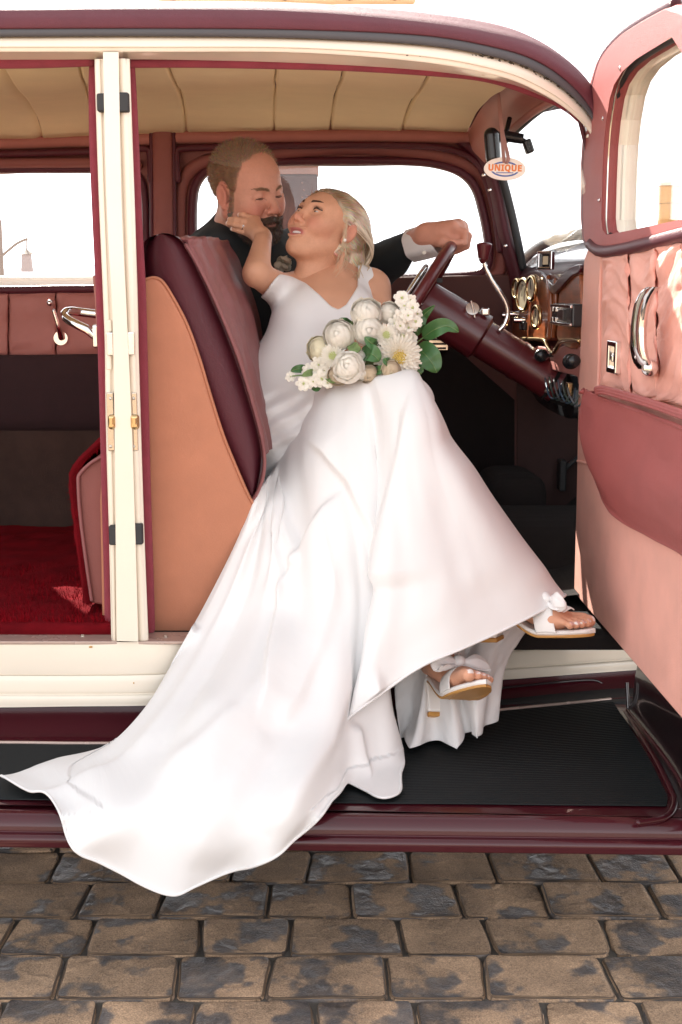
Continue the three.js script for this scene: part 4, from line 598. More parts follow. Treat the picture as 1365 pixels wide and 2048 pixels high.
  for (let i = 0; i + 1 < cols.length; i++) {
    const a = cols[i], b = cols[i + 1], rows = [0, .04, .3, .6, .96, 1].map((v, k) => [0, .08, .35, .65, .92, 1].map((u, q) => { const x = mix(a, b, u); const y0 = top(x) + 2, y1 = 776 + (x - 1205) * .22; return O(x - (1 - v) * 4 + v * (x > 1230 ? 2 : -2), mix(y0, y1, v), (k % 5 && q % 5) ? .017 : .008); }));
    C('gathered_panel', loft(rows, 40, 90, { disp: (u, v, p) => -(fbm(u * 2.2 + i * 9, v * 13 + .9 * Math.sin(u * 5 + i * 2), 6, 4) - .5) * .022 * Math.min(1, 5 * u * (1 - u) + .25) * Math.min(1, 12 * v * (1 - v)) }), M.doorLeather, dr);
  }
  C('edge_roll', tube(dl([[1206, 506], [1202, 560], [1200, 640], [1199, 720], [1197, 776]], .002), .004, { seg: 30 }), M.doorLeather, dr);
  // lock bezel
  { const fr2 = []; const c = O(1228, 714, .02); const f = (s, y, w, h, o, d = .012) => { const g = new RoundedBoxGeometry(w, h, d, 2, .003); const m = new THREE.Matrix4().makeBasis(dir, V(0, 1, 0), dir.clone().cross(V(0, 1, 0))).setPosition(c.clone().addScaledVector(dir, s).add(V(0, y, 0)).addScaledVector(nrm, o)); g.applyMatrix4(m); return boxUV(g); };
    const bz = C('lock_bezel', [f(-.032, 0, .014, .062, 0), f(.032, 0, .014, .062, 0), f(0, .026, .076, .012, 0), f(0, -.026, .076, .012, 0)], M.chrome, dr); C('lock_plate', f(0, 0, .06, .05, -.006, .008), M.wornChrome, bz); C('lock_slide', [f(.004, .0, .006, .018, 0, .01), f(.012, -.002, .012, .014, .002, .012)], M.chrome, bz); }
  // lever handle
  { const h = C('door_handle', loft([[1309, 574, 7, .06], [1297, 584, 9, .064], [1285, 608, 9.5, .066], [1279, 640, 9.5, .066], [1277, 672, 10, .066], [1278, 702, 11, .064], [1284, 724, 12, .058], [1292, 738, 10, .05]].map(([x, y, w, o]) => { const c = O(x, y, o), e = O(x + w, y, o).sub(c); const r = []; for (let i = 0; i < 14; i++) { const t = i / 14 * 6.2832; r.push(c.clone().addScaledVector(e, Math.cos(t)).addScaledVector(nrm, Math.sin(t) * .011)); } r.push(r[0].clone()); return r; }), 28, 60, {}), M.chrome, dr);
    const q = O(1300, 736, .0), q2 = O(1300, 736, .05); C('handle_boss', [rod(q, q2, .019, .013, 24), rod(q, q.clone().addScaledVector(nrm, .016), .032, .024, 28), (() => { const s = new THREE.SphereGeometry(.014, 16, 12); s.translate(q2.x, q2.y, q2.z); return norm(s); })()], M.chrome, h); }
  // map pocket
  { const l = [[1194, 782], [1191, 830], [1189, 880], [1190, 935], [1198, 975], [1212, 1010], [1240, 1040], [1290, 1068], [1340, 1094], [1372, 1112], [1436, 1150]];
    const lo = l.map(([x, y]) => O(x, y, .012)), t0 = O(1194, 780, .02), hi = lo.map((p, i) => { const s = loc(p)[0]; const q = un(Math.max(s, loc(t0)[0]), t0.y - .0, .05); return q; });
    const rws = [0, .06, .25, .5, .75, .95, 1].map((t) => lo.map((p, i) => { const q = p.clone().lerp(hi[i], t); return q.addScaledVector(nrm, Math.sin(Math.PI * Math.min(1, t * 1.15)) * .02 * Math.min(1, i / 2 + .1)); }));
    C('map_pocket', loft(rws, 50, 40, { solid: .006, disp: (u, v) => (fbm(u * 5, v * 4, 2, 3) - .5) * .012 }), M.pocketLeather, dr);
    const line = (dy, r, o) => C('pocket_hem', tube([...dl([[1193, 778 + dy], [1205, 776 + dy], [1240, 785 + dy], [1300, 803 + dy], [1365, 826 + dy], [1440, 852 + dy]], o)], r, { seg: 40, rad: 8 }), M.pocketLeather, dr);
    line(0, .0055, .05); line(5, .0035, .054); line(10, .003, .055); }
  C('lining_seam', tube(dl([[1156, 922], [1172, 926], [1190, 931]], .002), .003, { seg: 20 }), M.doorLeather, dr);
  for (const y of [640]) { const q = O(1150, y, -.03); C('door_hinge', rod(q.clone().add(V(0, -.03, 0)), q.clone().add(V(0, .03, 0)), .011), M.cream, dr); }
}
// ---------- people ----------
const vcol = (o) => new THREE.MeshPhysicalMaterial({ vertexColors: true, ...o });
M.skin = vcol({ roughness: .46, specularIntensity: .5, sheen: .25, sheenColor: new THREE.Color(1, .6, .45), sheenRoughness: .5, bumpMap: retile(fineT, .03), bumpScale: .0004 });
function mergeC(list) { const gs = list.map((g) => { const n = g.index ? g.toNonIndexed() : g, o = new THREE.BufferGeometry(); for (const k of ['position', 'normal', 'uv']) o.setAttribute(k, n.attributes[k]); o.setAttribute('color', n.attributes.color || new THREE.BufferAttribute(new Float32Array(n.attributes.position.count * 3).fill(.5), 3)); return o; }); return mergeGeometries(gs); }
const tint = (g, c) => { const a = new Float32Array(g.attributes.position.count * 3); for (let i = 0; i < a.length; i += 3) a.set(c, i); g.setAttribute('color', new THREE.BufferAttribute(a, 3)); return g; };
const lerpC = (a, b, t) => a.map((v, i) => mix(v, b[i], t));
// a head in its own space: +z forward, +y up, origin between the ears; metres
function headField(o) {
  const { jw = 1, nose = 1, open = 0, smile = 0, lids = 0, ear = 1, cr = 0 } = o;
  return (p) => {
    const x = Math.abs(p.x), q = { x, y: p.y, z: p.z };
    let d = sEll(p, [0, .04 - cr * .6, -.018], [.074, .082 - cr * .6, .094]);
    d = smin(d, sEll(p, [0, .03 - cr * .6, .03], [.062, .06 - cr * .55, .058]), .03);                    // forehead
    d = smin(d, sEll(p, [0, -.03, .028], [.06 * jw, .07, .058]), .03);              // face
    d = smin(d, sEll(p, [0, -.078, .052], [.036 * jw, .026, .034]), .028);          // jaw
    d = smin(d, sSph(p, [0, -.098, .072], .0155 * jw), .022);                        // chin
    d = smin(d, sCap(q, V(.052 * jw, -.045, .0), V(.03 * jw, -.088, .055), .018, .014), .03);
    d = smin(d, sSph(q, [.042, -.02, .06], .0205), .03);                             // cheek bones
    if (smile) d = smin(d, sSph(q, [.036, -.036, .073], .013), .022);
    d = smin(d, sCap(q, V(.012, .023 - (o.deep || 0), .083 + (o.deep || 0) * .6), V(.044, .02 - (o.deep || 0), .066), .008, .008), .018 - (o.deep || 0) * 2); // brow
    const dp = o.deep || 0; d = smax(d, -sEll(q, [.031, .004 - dp * .1, .096 - dp], [.017, .010 + dp * .4, .016]), .014 - dp);             // sockets
    d = smin(d, sSph(q, [.0305, .0035, .0735], .0138), .005);                         // lids over the eyeball
    if (lids < 1) d = smax(d, -sEll(q, [.0305, .0025 - lids * .003, .090], [.0125, .0048 * (1 - lids), .012]), .0015);
    d = smin(d, sCap(p, V(0, .012, .084), V(0, -.026, .104 + .004 * nose), .0062, .0085 * nose), .014);  // nose
    d = smin(d, sEll(p, [0, -.031, .103], [.0105 * nose, .0085, .011]), .008);
    d = smin(d, sEll(q, [.0115 * nose, -.034, .0945], [.0066, .0064, .009]), .006);
    d = smax(d, -sEll(q, [.006, -.041, .1], [.0034, .004, .005]), .003);             // nostrils
    d = smin(d, sEll(p, [0, -.056, .084], [.022, .012, .013]), .014);                // muzzle
    const mw = (o.mouth || .0225) + smile * .006, my = -.0635 + smile * Math.pow(x / .024, 2) * .005;
    d = smin(d, sEll({ x: p.x, y: p.y - (my + .0045 + open * .004) + .0, z: p.z }, [0, 0, .0905], [mw, .0048, .0075]), .004);
    d = smin(d, sEll({ x: p.x, y: p.y - (my - .0058 - open * .005), z: p.z }, [0, 0, .0895], [mw * .76, .0056, .0074]), .005);
    d = smax(d, -sEll({ x: p.x, y: p.y - my, z: p.z }, [0, 0, .098], [mw * (.98), .0009 + open * .0062, .014]), .0025);
    if (o.fold) d = smax(d, -sCap(q, V(.0185, -.03, .093), V(.036, -.06, .074), .0032, .0026), .007);
    // ears
    if (ear) { let e = sEll({ x: x - .0785, y: p.y + .004, z: p.z + .008 - (p.y) * -.15 }, [0, 0, 0], [.0075, .028, .018]); e = smax(e, -sEll({ x: x - .088, y: p.y + .002, z: p.z + .004 }, [0, 0, 0], [.0085, .02, .0105]), .004); e = smin(e, sSph(q, [.077, -.03, .002], .0075), .006); d = smin(d, e, .006); }
    return d;
  };
}
const headMat = (c, f, u, s) => new THREE.Matrix4().compose(c, frameQ(f, u), V(s, s, s));
function headColor(o) {
  const { skin, lip, flush, smile = 0 } = o;
  return (p) => {
    const x = Math.abs(p.x); let c = skin.map((v) => v * (.88 + .24 * (.6 * fbm(p.x * 60 + 9, p.y * 60 + 5, p.z * 60 + 2, 3) + .4 * vn(p.x * 420, p.y * 420, p.z * 420))));
    c = lerpC(c, flush, .55 * Math.exp(-(Math.pow((x - .04) / .022, 2) + Math.pow((p.y + .03) / .02, 2))) * (p.z > .03 ? 1 : 0));
    c = lerpC(c, flush, .5 * Math.exp(-(Math.pow(x / .014, 2) + Math.pow((p.y + .03) / .013, 2))) * (p.z > .095 ? 1 : 0));
    if (x > .072 && p.z < .02) c = lerpC(c, flush, .5);
    const my = -.0635 + smile * Math.pow(x / .024, 2) * .005, m = sst(1 - Math.hypot(x / (.024 + smile * .006), (p.y - my + .001) / .0125), 0, .25) * (p.z > .075 ? 1 : 0);
    c = lerpC(c, lip, m);
    if (o.shade) c = o.shade(p, c); return c;
  };
}
// capsules joined smoothly: [[a, b, ra, rb], ...]
const chain = (segs, k) => (p) => { let d = 1e3; for (const [a, b, ra, rb] of segs) d = smin(d, sCap(p, a, b, ra, rb), k); return d; };
function bounds(pts, m) { const b = new THREE.Box3().setFromPoints(pts); b.expandByScalar(m); return b; }
// a hand from world joints: wrist, knuckles (4), fingers [knuckle, mid, tip] and thumb
function handField(w, fingers, thumb, rw, rk) {
  const pal = [], ks = fingers.map((f) => f[0]);
  ks.forEach((k, i) => pal.push([w.clone().lerp(ks[0].clone().add(ks[3]).multiplyScalar(.5), .12).lerp(k, .12), k, rw, rk]));
  const thu = []; for (let i = 0; i + 1 < thumb.length; i++) thu.push([thumb[i], thumb[i + 1], [.0125, .0115, .0095][i], [.0115, .0095, .008][i]]);
  const palm = chain(pal, .012), tf = chain(thu, .006);
  const ff = fingers.map((f, n) => { const r = [.0088, .009, .0085, .0075][n], s = []; for (let i = 0; i + 1 < f.length; i++) s.push([f[i], f[i + 1], r * (1 - i * .07) * (i ? 1 : 1.04), r * (1 - (i + 1) * .09)]); return chain(s, .004); });
  return (p) => { let d = palm(p); d = smin(d, tf(p), .012); let e = 1e3; for (const f of ff) e = Math.min(e, f(p)); return smin(d, e, .006); };
}
// thin blades standing or lying on a surface, as hair: list of [point, direction, length], width
function strands(list, w, curve = 0, up = null) {
  const pos = [];
  for (const [p, d, l, side] of list) {
    const s = (side || V(rr(-1, 1), rr(-1, 1), rr(-1, 1)).cross(d)).clone().normalize().multiplyScalar(w), m = p.clone().addScaledVector(d, l * .55), e = p.clone().addScaledVector(d, l); if (up) { m.addScaledVector(up, curve * l * .5); e.addScaledVector(up, curve * l); }
    const A = p.clone().sub(s), B = p.clone().add(s), Cc = m.clone().sub(s.clone().multiplyScalar(.8)), D2 = m.clone().add(s.clone().multiplyScalar(.8));
    for (const [a, b, c] of [[A, B, Cc], [B, D2, Cc], [Cc, D2, e]]) pos.push(a.x, a.y, a.z, b.x, b.y, b.z, c.x, c.y, c.z);
  }
  const g = new THREE.BufferGeometry(); g.setAttribute('position', new THREE.Float32BufferAttribute(pos, 3)); g.computeVertexNormals(); return boxUV(g);
}
function eyeball(side, look, iris) {   // head space
  const g = new THREE.SphereGeometry(.0122, 28, 20), p = g.attributes.position, c = new Float32Array(p.count * 3), L0 = look.clone().normalize();
  for (let i = 0; i < p.count; i++) { const a = V(p.getX(i), p.getY(i), p.getZ(i)).normalize().angleTo(L0); c.set(a < .17 ? [.005, .005, .005] : a < .52 ? iris : [.6, .56, .53], i * 3); }
  g.setAttribute('color', new THREE.BufferAttribute(c, 3)); g.translate(side * .0305, .0035, .0735); return boxUV(g);
}
const groomHead = headMat(P(495, 384, -.76), V(.71, -.2, .68), V(-.0, 1, .2), 1.0);
{
  const base = V(P(500, 900, -.85).x, .85, -.85);
  const man = thing('person', 'man in dark suit with short hair and greying beard at the steering wheel, smiling down', 'person', base);
  const add = (n, g, m, par = man, l) => part(n, g, m, par, l);
  const skin = [.6, .3, .215], flush = [.56, .17, .125], opt = { jw: 1.1, nose: 1.22, lids: .93, smile: .35, open: .0, fold: 1, deep: .003 };
  const hf = headField(opt), hn = headField({ ...opt, ear: 0 }), X = groomHead, inv = X.clone().invert();
  const hairLine = (p) => { const x = Math.abs(p.x), front = mix(.104, .088, sst(x, .012, .05)) - .02 * sst(x, .05, .07);
    let m; if (p.z > .012) { m = sst(p.y - front - Math.max(0, .05 - p.z) * -.35, -.012, .016); if (x > .055) m = Math.max(m, sst(p.y, .0, .02) * sst(.04 - p.z + (p.y - .03) * .1, -.004, .012)); } else m = sst(p.y, mix(-.075, -.02, sst(p.z, -.09, -.01)), mix(-.055, .0, sst(p.z, -.09, -.01)));
    const er = Math.hypot((p.z + .008) / .024, (p.y + .004) / .034); if (x > .06) m *= sst(er, .95, 1.25);
    if (x > .05 && p.z > .012 && p.z < .034 && p.y > -.04 && p.y < .02) m = Math.max(m, .55 * sst(.011 - Math.abs(p.z - .022), -.002, .006)); return m; };
  const hairC = (p) => { const g = fbm(p.x * 90, p.y * 60, p.z * 90, 3), gr = sst(p.y, .07, -.02); const hm2 = hairLine(p), hcol = lerpC(lerpC([.085, .04, .02], [.23, .12, .06], g), [.26, .18, .125], gr * .7); return lerpC(lerpC(skin, hcol, .4), hcol, sst(hm2, .15, .7)); };
  const head = nets((p) => { let d = hf(p); d = smin(d, sCap(p, V(0, -.05, -.025), V(-.01, -.19, -.06), .058, .064), .03);
    // crow's feet and forehead lines
    const x = Math.abs(p.x); if (p.z > 0 && p.y > .0 && p.y < .1) d += .0003 * Math.sin(p.y * 420 + p.x * 20) * sst(p.y, .035, .05) * (1 - sst(p.y, .07, .085)); d += .0009 * Math.sin((p.y + x * .5) * 600) * Math.exp(-Math.pow((x - .052) / .007, 2) - Math.pow((p.y - .0) / .012, 2)); return d; },
    V(-.1, -.2, -.13), V(.1, .135, .125), .0024, headColor({ skin, lip: [.5, .2, .15], flush, smile: .35, shade: (p, c) => { const x = Math.abs(p.x); const h2 = hairLine(p); if (h2 > .02) c = lerpC(c, hairC(p), .65 * sst(h2, 0, .5)); if (p.y < -.045 && p.z > 0) c = lerpC(c, [.2, .13, .1], .35 * sst(-p.y, .05, .08) * sst(p.y, -.13, -.1)); const e = Math.hypot((x - .0305) / .014, (p.y - .0005 + Math.pow((x - .0305) / .013, 2) * .003) / .0013); return p.z > .06 && e < 1.2 ? lerpC(c, [.03, .015, .01], clamp(1.5 - e, 0, 1)) : c; } }));
  head.applyMatrix4(X);
  // hand on top of the wheel
  const w = P(846, 474, -.79), K = [[906, 453, -.752], [917, 450, -.772], [924, 453, -.793], [926, 461, -.811]].map((a) => P(...a));
  const fg = K.map((k, i) => [k, P(938, 470 + i * 2, k.z + .004), P(934, 493, k.z + .003), P(910, 503, k.z + .002)]);
  fg[0] = [K[0], P(931, 464, -.742), P(929, 486, -.738), P(908, 496, -.738)];
  const th = [P(864, 476, -.765), P(884, 484, -.738), P(904, 487, -.728), P(921, 485, -.73)];
  const hn0 = handField(w, fg, th, .024, .0165), bulk = chain([[P(858, 470, -.785), P(900, 466, -.775), .028, .025], [P(866, 478, -.765), P(890, 482, -.745), .018, .014], [P(900, 468, -.775), P(922, 478, -.775), .02, .017], [P(918, 478, -.76), P(912, 494, -.775), .014, .013]], .02), hnd = (p) => smin(hn0(p), bulk(p), .014), wr = chain([[P(800, 492, -.86), w, .03, .028]], .02);
  const hb = bounds([w, ...fg.flat(), ...th], .045);
  const hand = nets((p) => { let d = smin(hnd(p), wr(p), .02); return d; }, hb.min, hb.max, .0024, (p) => skin.map((v, i) => v * (.9 + .2 * fbm(p.x * 70, p.y * 70, p.z * 70, 3)) * (i ? .95 : 1)));
  add('body', mergeC([head, hand]), M.skin);
  const suitM = std('suitCloth', { map: tone(.012, .017, .02, .15, .2), roughness: .85, bumpMap: weaveT, bumpScale: .0003, sheen: .3, sheenColor: new THREE.Color(.1, .12, .14) });
  const J = { tr: P(420, 500, -.84), tq: P(452, 452, -.84), nk: P(478, 470, -.83), sR: P(438, 520, -.76), sL: P(600, 520, -.98), ch: P(505, 600, -.84), be: P(500, 800, -.84), eL: P(742, 540, -.98), wL: P(842, 486, -.82), eR: P(415, 700, -.62) };
  const sf = (p) => { let d = sCap(p, J.ch, J.be, .15, .15); d = smin(d, sCap(p, J.sR, J.sL, .075, .08), .08); d = smin(d, sCap(p, J.nk, J.ch, .066, .12), .05); d = smin(d, sCap(p, J.tq, J.tr, .034, .06), .05); d = smin(d, sCap(p, J.sL, J.eL, .072, .06), .04); d = smin(d, sCap(p, J.eL, J.wL, .058, .043), .03); d = smin(d, sCap(p, J.sR, J.eR, .07, .058), .04); d += (fbm(p.x * 12, p.y * 14 + p.x * 9, p.z * 12, 3) - .5) * .012; d = smax(d, -sCap(p, J.wL, P(920, 462, -.8), .03, .03), .004); return smax(d, (p.x - J.wL.x) * .93 - (p.y - J.wL.y) * .4, .006); };
  const sb = bounds(Object.values(J), .17); sb.min.y = Math.max(sb.min.y, .8);
  add('suit_jacket', nets(sf, sb.min, sb.max, .008), suitM);
  // stand of the collar, lapel, shirt cuff with its button, tie
  const inX = (x, y, zz) => V(x, y, zz).applyMatrix4(X);
  add('jacket_collar', loft([0, .25, .5, .75, 1].map((t) => { const a = mix(2.2, 5.6, t); return [[.072, -.1], [.082, -.125], [.09, -.16], [.105, -.2]].map(([r, y]) => inX(Math.sin(a) * r * .95, y - .02 - .02 * Math.cos(a), -.045 + Math.cos(a) * r)); }), 16, 30, { solid: .006 }), suitM);
  add('shirt_collar', loft([0, .25, .5, .75, 1].map((t) => { const a = mix(-2.4, 2.4, t); return [[.0605, -.085], [.063, -.1], [.066, -.125], [.068, -.15]].map(([r, y]) => inX(Math.sin(a) * r, y - .02, -.035 + Math.cos(a) * r)); }), 12, 30, { solid: .003 }), std('blackCloth', { color: new THREE.Color(.01, .011, .013), roughness: .8 }));
  const shirt = std('shirt', { color: new THREE.Color(.8, .77, .76), roughness: .8, bumpMap: weaveT, bumpScale: .0003 });
  { const a = P(822, 492, -.83), b = P(868, 477, -.79), ax = b.clone().sub(a).normalize(), s = V(0, 1, 0).addScaledVector(ax, -ax.y).normalize(), t = ax.clone().cross(s); const ring = (q, r, k) => { const o = []; for (let i = 0; i <= 18; i++) { const g = i / 18 * 6.2832; o.push(q.clone().addScaledVector(s, Math.cos(g) * r * 1.05 - .006 * k).addScaledVector(t, Math.sin(g) * r).addScaledVector(ax, -.02 * k * Math.cos(g + .4))); } return o; };
    const cf = add('shirt_cuff', loft([ring(a, .04, 0), ring(a.clone().lerp(b, .4), .041, .2), ring(a.clone().lerp(b, .85), .041, .5), ring(b, .0405, .6), ring(b.clone().addScaledVector(ax, -.004), .036, .6), ring(a.clone().lerp(b, .5), .034, .3)], 40, 24, { disp: (u) => .0015 * Math.sin(u * 40) }), shirt);
    const bt = P(849, 505, -.758); const g = new THREE.CylinderGeometry(.005, .005, .003, 14); g.rotateX(Math.PI / 2); g.translate(bt.x, bt.y, bt.z); add('button', g, M.gaugeFace, cf); }
  // ring on the hand
  { const a = P(932, 466, -.79), g = new THREE.TorusGeometry(.0088, .0024, 8, 20); g.rotateX(1.3); g.translate(a.x - .001, a.y, a.z); add('ring', g, M.blackPlastic); }
  // hair and beard: thickened scalp and jaw, then strands
  const hairMat = vcol({ roughness: .6, sheen: .4, sheenColor: new THREE.Color(.5, .4, .3) });
  const hairF = (p) => hn(p) - (.0065 * hairLine(p) - .0022) + (fbm(p.x * 130, p.y * 130, p.z * 130, 2) - .5) * .003;
  const hg = nets(hairF, V(-.1, -.07, -.13), V(.1, .145, .09), .003, hairC);
  const blades = []; { const p = hg.attributes.position, n = hg.attributes.normal; for (let i = 0; i < 13000; i++) { const k = Math.floor(rnd() * p.count), a = V(p.getX(k), p.getY(k), p.getZ(k)); const m = hairLine(a); if (m < .08 || rnd() > m + .25) continue; const nn = V(n.getX(k), n.getY(k), n.getZ(k)); const d = V(a.x * 2, mix(-.25, .2, sst(a.y, .03, .1)), mix(-.7, .35, sst(a.y, .04, .11))).addScaledVector(nn, mix(.3, .8, sst(a.y, .05, .11))).add(V(rr(-.35, .35), rr(-.35, .35), rr(-.35, .35))).normalize(); blades.push([a, d, rr(.004, mix(.008, .0115, sst(a.y, .05, .1)))]); } }
  const st = strands(blades, .0004); { const p = st.attributes.position, c = new Float32Array(p.count * 3); for (let i = 0; i < p.count; i += 9) { const q = hairC(V(p.getX(i), p.getY(i), p.getZ(i))).map((v) => v * rr(.5, 2)); for (let k = 0; k < 9; k++) c.set(q, (i + k) * 3); } st.setAttribute('color', new THREE.BufferAttribute(c, 3)); }
  const beardMask = (p) => { const x = Math.abs(p.x), line = mix(-.05, -.074, sst(x, .058, .03)); let m = p.z > .0 ? sst(line - p.y, -.006, .009) * mix(.35, 1, sst(p.z, .02, .06)) : 0; if (x > .05 && p.z < .034 && p.z > .006 && p.y < .0) m = Math.max(m, .45 * sst(.012 - Math.abs(p.z - .02), -.004, .006)); const must = Math.exp(-Math.pow((p.y + .0515 + x * .18) / .0078, 4)) * sst(.033 - x, 0, .006); if (p.z > .06) m = Math.max(m, must * .8); const cm = sst(.036 - x, 0, .008) * sst(x, .02, .028) * sst(-.052 - p.y, 0, .006); if (p.z > .05) m = Math.max(m, cm * .8); const lips = Math.hypot(x / .02, (p.y + .0665) / .0062); if (p.z > .07) m *= sst(lips, .85, 1.15); m *= sst(p.y, -.14, -.108); return m; };
  const beardF = (p) => hn(p) - (.0068 * beardMask(p) * (1 + .7 * Math.exp(-Math.pow((p.y + .1) / .025, 2)) * (p.z > .05 ? 1 : .2)) - .003) + (fbm(p.x * 150, p.y * 150, p.z * 150, 2) - .5) * .0035;
  const beardC = (p) => lerpC(lerpC([.035, .018, .012], [.1, .06, .04], fbm(p.x * 100, p.y * 60, p.z * 100, 3)), [.24, .185, .14], sst(-p.y, .1, .125) * .45 + .5 * sst(.05 - p.z, 0, .03));
  const bg = nets(beardF, V(-.1, -.15, -.03), V(.1, .01, .13), .0024, beardC), bb = [];
  { const p = bg.attributes.position, n = bg.attributes.normal; for (let i = 0; i < 8000; i++) { const k = Math.floor(rnd() * p.count), a = V(p.getX(k), p.getY(k), p.getZ(k)); if (beardMask(a) < .3) continue; const d = V(n.getX(k), n.getY(k), n.getZ(k)).multiplyScalar(.55).add(V(rr(-.3, .3) + Math.sign(a.x) * .2, -.9, .15 + rr(-.3, .3))).normalize(); bb.push([a, d, rr(.005, .011)]); } }
  const bs = strands(bb, .0004); { const p = bs.attributes.position, c = new Float32Array(p.count * 3); for (let i = 0; i < p.count; i += 9) { const q = beardC(V(p.getX(i), p.getY(i), p.getZ(i))).map((v) => v * rr(.5, 2)); for (let k = 0; k < 9; k++) c.set(q, (i + k) * 3); } bs.setAttribute('color', new THREE.BufferAttribute(c, 3)); }
  add('hair', mergeC([hg, st]).applyMatrix4(X), hairMat); add('beard', mergeC([bg, bs]).applyMatrix4(X), hairMat);
  const br = []; for (const s of [-1, 1]) for (let i = 0; i < 260; i++) { const t = rnd(), xx = mix(.01, .05, t), a = V(s * xx, .0185 + .0055 * Math.sin(t * 2.6) - .004 * t * t + rr(-.0035, .0035), mix(.0945, .0735, t * t * .5 + t * .5) + .001); br.push([a, V(s * .8, rr(0, .5), -.1 - t * .5).normalize(), rr(.005, .009)]); }
  add('eyebrow', tint(strands(br, .0004), [.24, .14, .08]).applyMatrix4(X), hairMat);
  for (const s of [-1, 1]) { const lid = []; for (let i = 0; i <= 8; i++) { const t = i / 8, x = mix(.017, .0445, t), y = -.0005 - .0022 * Math.sin(Math.PI * t); lid.push(V(s * x, y, .0737 + Math.sqrt(Math.max(.00002, .0142 ** 2 - (x - .0305) ** 2 - (y - .0035) ** 2)))); } add('eyelash', tube(lid, .0008, { seg: 20, rad: 6 }).applyMatrix4(X), std('brownLash', { color: new THREE.Color(.03, .014, .008), roughness: .6 })); }
  // flower on the lapel
  { const c = P(566, 528, -.7), m = std('creamPetal', { color: new THREE.Color(.72, .66, .54), roughness: .7, transmission: .2, thickness: 0 }), b = new THREE.Group(); b.name = 'buttonhole'; man.add(b); b.position.copy(c).sub(base); for (let i = 0; i < 14; i++) { const g = new THREE.SphereGeometry(.011, 10, 8, 0, 6.3, 0, 1.5); g.scale(1, .5, 1.2); g.rotateX(rr(-1.2, 1.2)); g.rotateZ(rr(-1.2, 1.2)); g.translate(c.x + rr(-.013, .013), c.y + rr(-.013, .013), c.z + rr(-.005, .012)); add('petal', g, m, b); } }
}
const brideHead = headMat(P(656, 459, -.6), V(-.6, .5, .62), V(.44, .84, -.34), .95);
let bride;
{
  const base = V(P(640, 900, -.4).x, .85, -.4);
  const her = bride = thing('person', 'woman in white satin wedding gown with long train, lying back looking up', 'person', base);
  const add = (n, g, m, par = her, l) => part(n, g, m, par, l);
  const skin = [.65, .35, .225], flush = [.62, .22, .16], opt = { jw: .84, nose: .78, lids: .62, smile: .8, open: .85, mouth: .028, cr: .02 };
  const hf = headField(opt), X = brideHead;
  const head = nets((p) => smin(hf(p), sCap(p, V(0, -.05, -.02), V(0, -.17, -.015), .043, .046), .03), V(-.1, -.19, -.13), V(.1, .135, .125), .0023, headColor({ skin, lip: [.52, .17, .15], flush, smile: .8, shade: (p, c) => { const x = Math.abs(p.x); if (p.z > .06) { const e = Math.hypot((x - .031) / .017, (p.y - .011) / .0075); c = lerpC(c, [.22, .1, .07], .6 * sst(1 - e, 0, .6)); } return c; } }));
  head.applyMatrix4(X);
  const J = { nk: P(664, 556, -.62), sR: P(582, 590, -.6), sL: P(748, 576, -.64), ch: P(652, 640, -.56), wa: P(588, 770, -.47), hip: P(566, 868, -.42), hipL: P(600, 850, -.46), knL: P(812, 806, -.19), knR: P(790, 824, -.25), eR: P(513, 548, -.42), wR: P(527, 476, -.6), eL: P(764, 668, -.52), wL: P(728, 706, -.34), bR: P(606, 645, -.475), bL: P(700, 640, -.49) };
  const torso = (p) => { let d = sCap(p, J.ch, J.wa, .105, .1); d = smin(d, sCap(p, J.sR.clone().lerp(J.sL, .12), J.sR.clone().lerp(J.sL, .9), .046, .046), .06); d = smin(d, sCap(p, J.nk, J.ch, .049, .1), .06); d = smin(d, sSph(p, [J.bR.x, J.bR.y, J.bR.z], .062), .045); d = smin(d, sSph(p, [J.bL.x, J.bL.y, J.bL.z], .06), .045); d = smin(d, sCap(p, J.wa, J.hip, .1, .128), .06); return d; };
  const legs = (p) => smin(sCap(p, J.hip, J.knL, .125, .055), sCap(p, J.hipL, J.knR, .12, .055), .05);
  const arms = (p) => { let d = smin(smin(sCap(p, J.sR, J.eR, .042, .029), sCap(p, J.eR, J.wR, .031, .021), .009), sCap(p, J.eR.clone().add(V(-.004, .004, .018)), J.eR.clone().lerp(J.wR, .25), .016, .018), .02); d = Math.min(d, smin(sCap(p, J.sL, J.eL, .038, .032), sCap(p, J.eL, J.wL, .034, .024), .02)); return d; };
  const clav = (p) => { let d = Math.min(sCap(p, P(655, 578, -.535), P(592, 588, -.545), .005, .006), sCap(p, P(680, 577, -.545), P(742, 574, -.585), .005, .006)); d = smin(d, sCap(p, P(690, 500, -.56), P(668, 572, -.54), .006, .005), .012); return d; };
  const upper = (p) => { let d = smin(torso(p), arms(p), .04); return smin(d, clav(p), .022); };
  const sb = bounds([J.nk, J.sR, J.sL, J.ch, J.wa, J.eR, J.wR, J.eL, J.wL], .11);
  const body = nets((p) => { const d = upper(p); return p.y < J.wa.y ? smax(d, J.wa.y - p.y, .002) : d; }, sb.min, sb.max, .0055, (p) => skin.map((v, i) => v * (.93 + .14 * fbm(p.x * 30, p.y * 30, p.z * 30, 3))));
  // right hand on his cheek
  const K = [[507, 441, -.668], [500, 448, -.662], [497, 457, -.66], [500, 466, -.662]].map((a) => P(...a));
  const fg = [[K[0], P(497, 435, -.672), P(488, 431, -.678), P(480, 430, -.684)], [K[1], P(487, 442, -.66), P(473, 440, -.668), P(460, 439, -.682)], [K[2], P(484, 452, -.657), P(470, 449, -.664), P(456, 447, -.68)], [K[3], P(488, 464, -.66), P(478, 461, -.666), P(465, 458, -.678)]];
  const th = [P(520, 468, -.63), P(516, 452, -.66), P(513, 440, -.68), P(508, 432, -.695)];
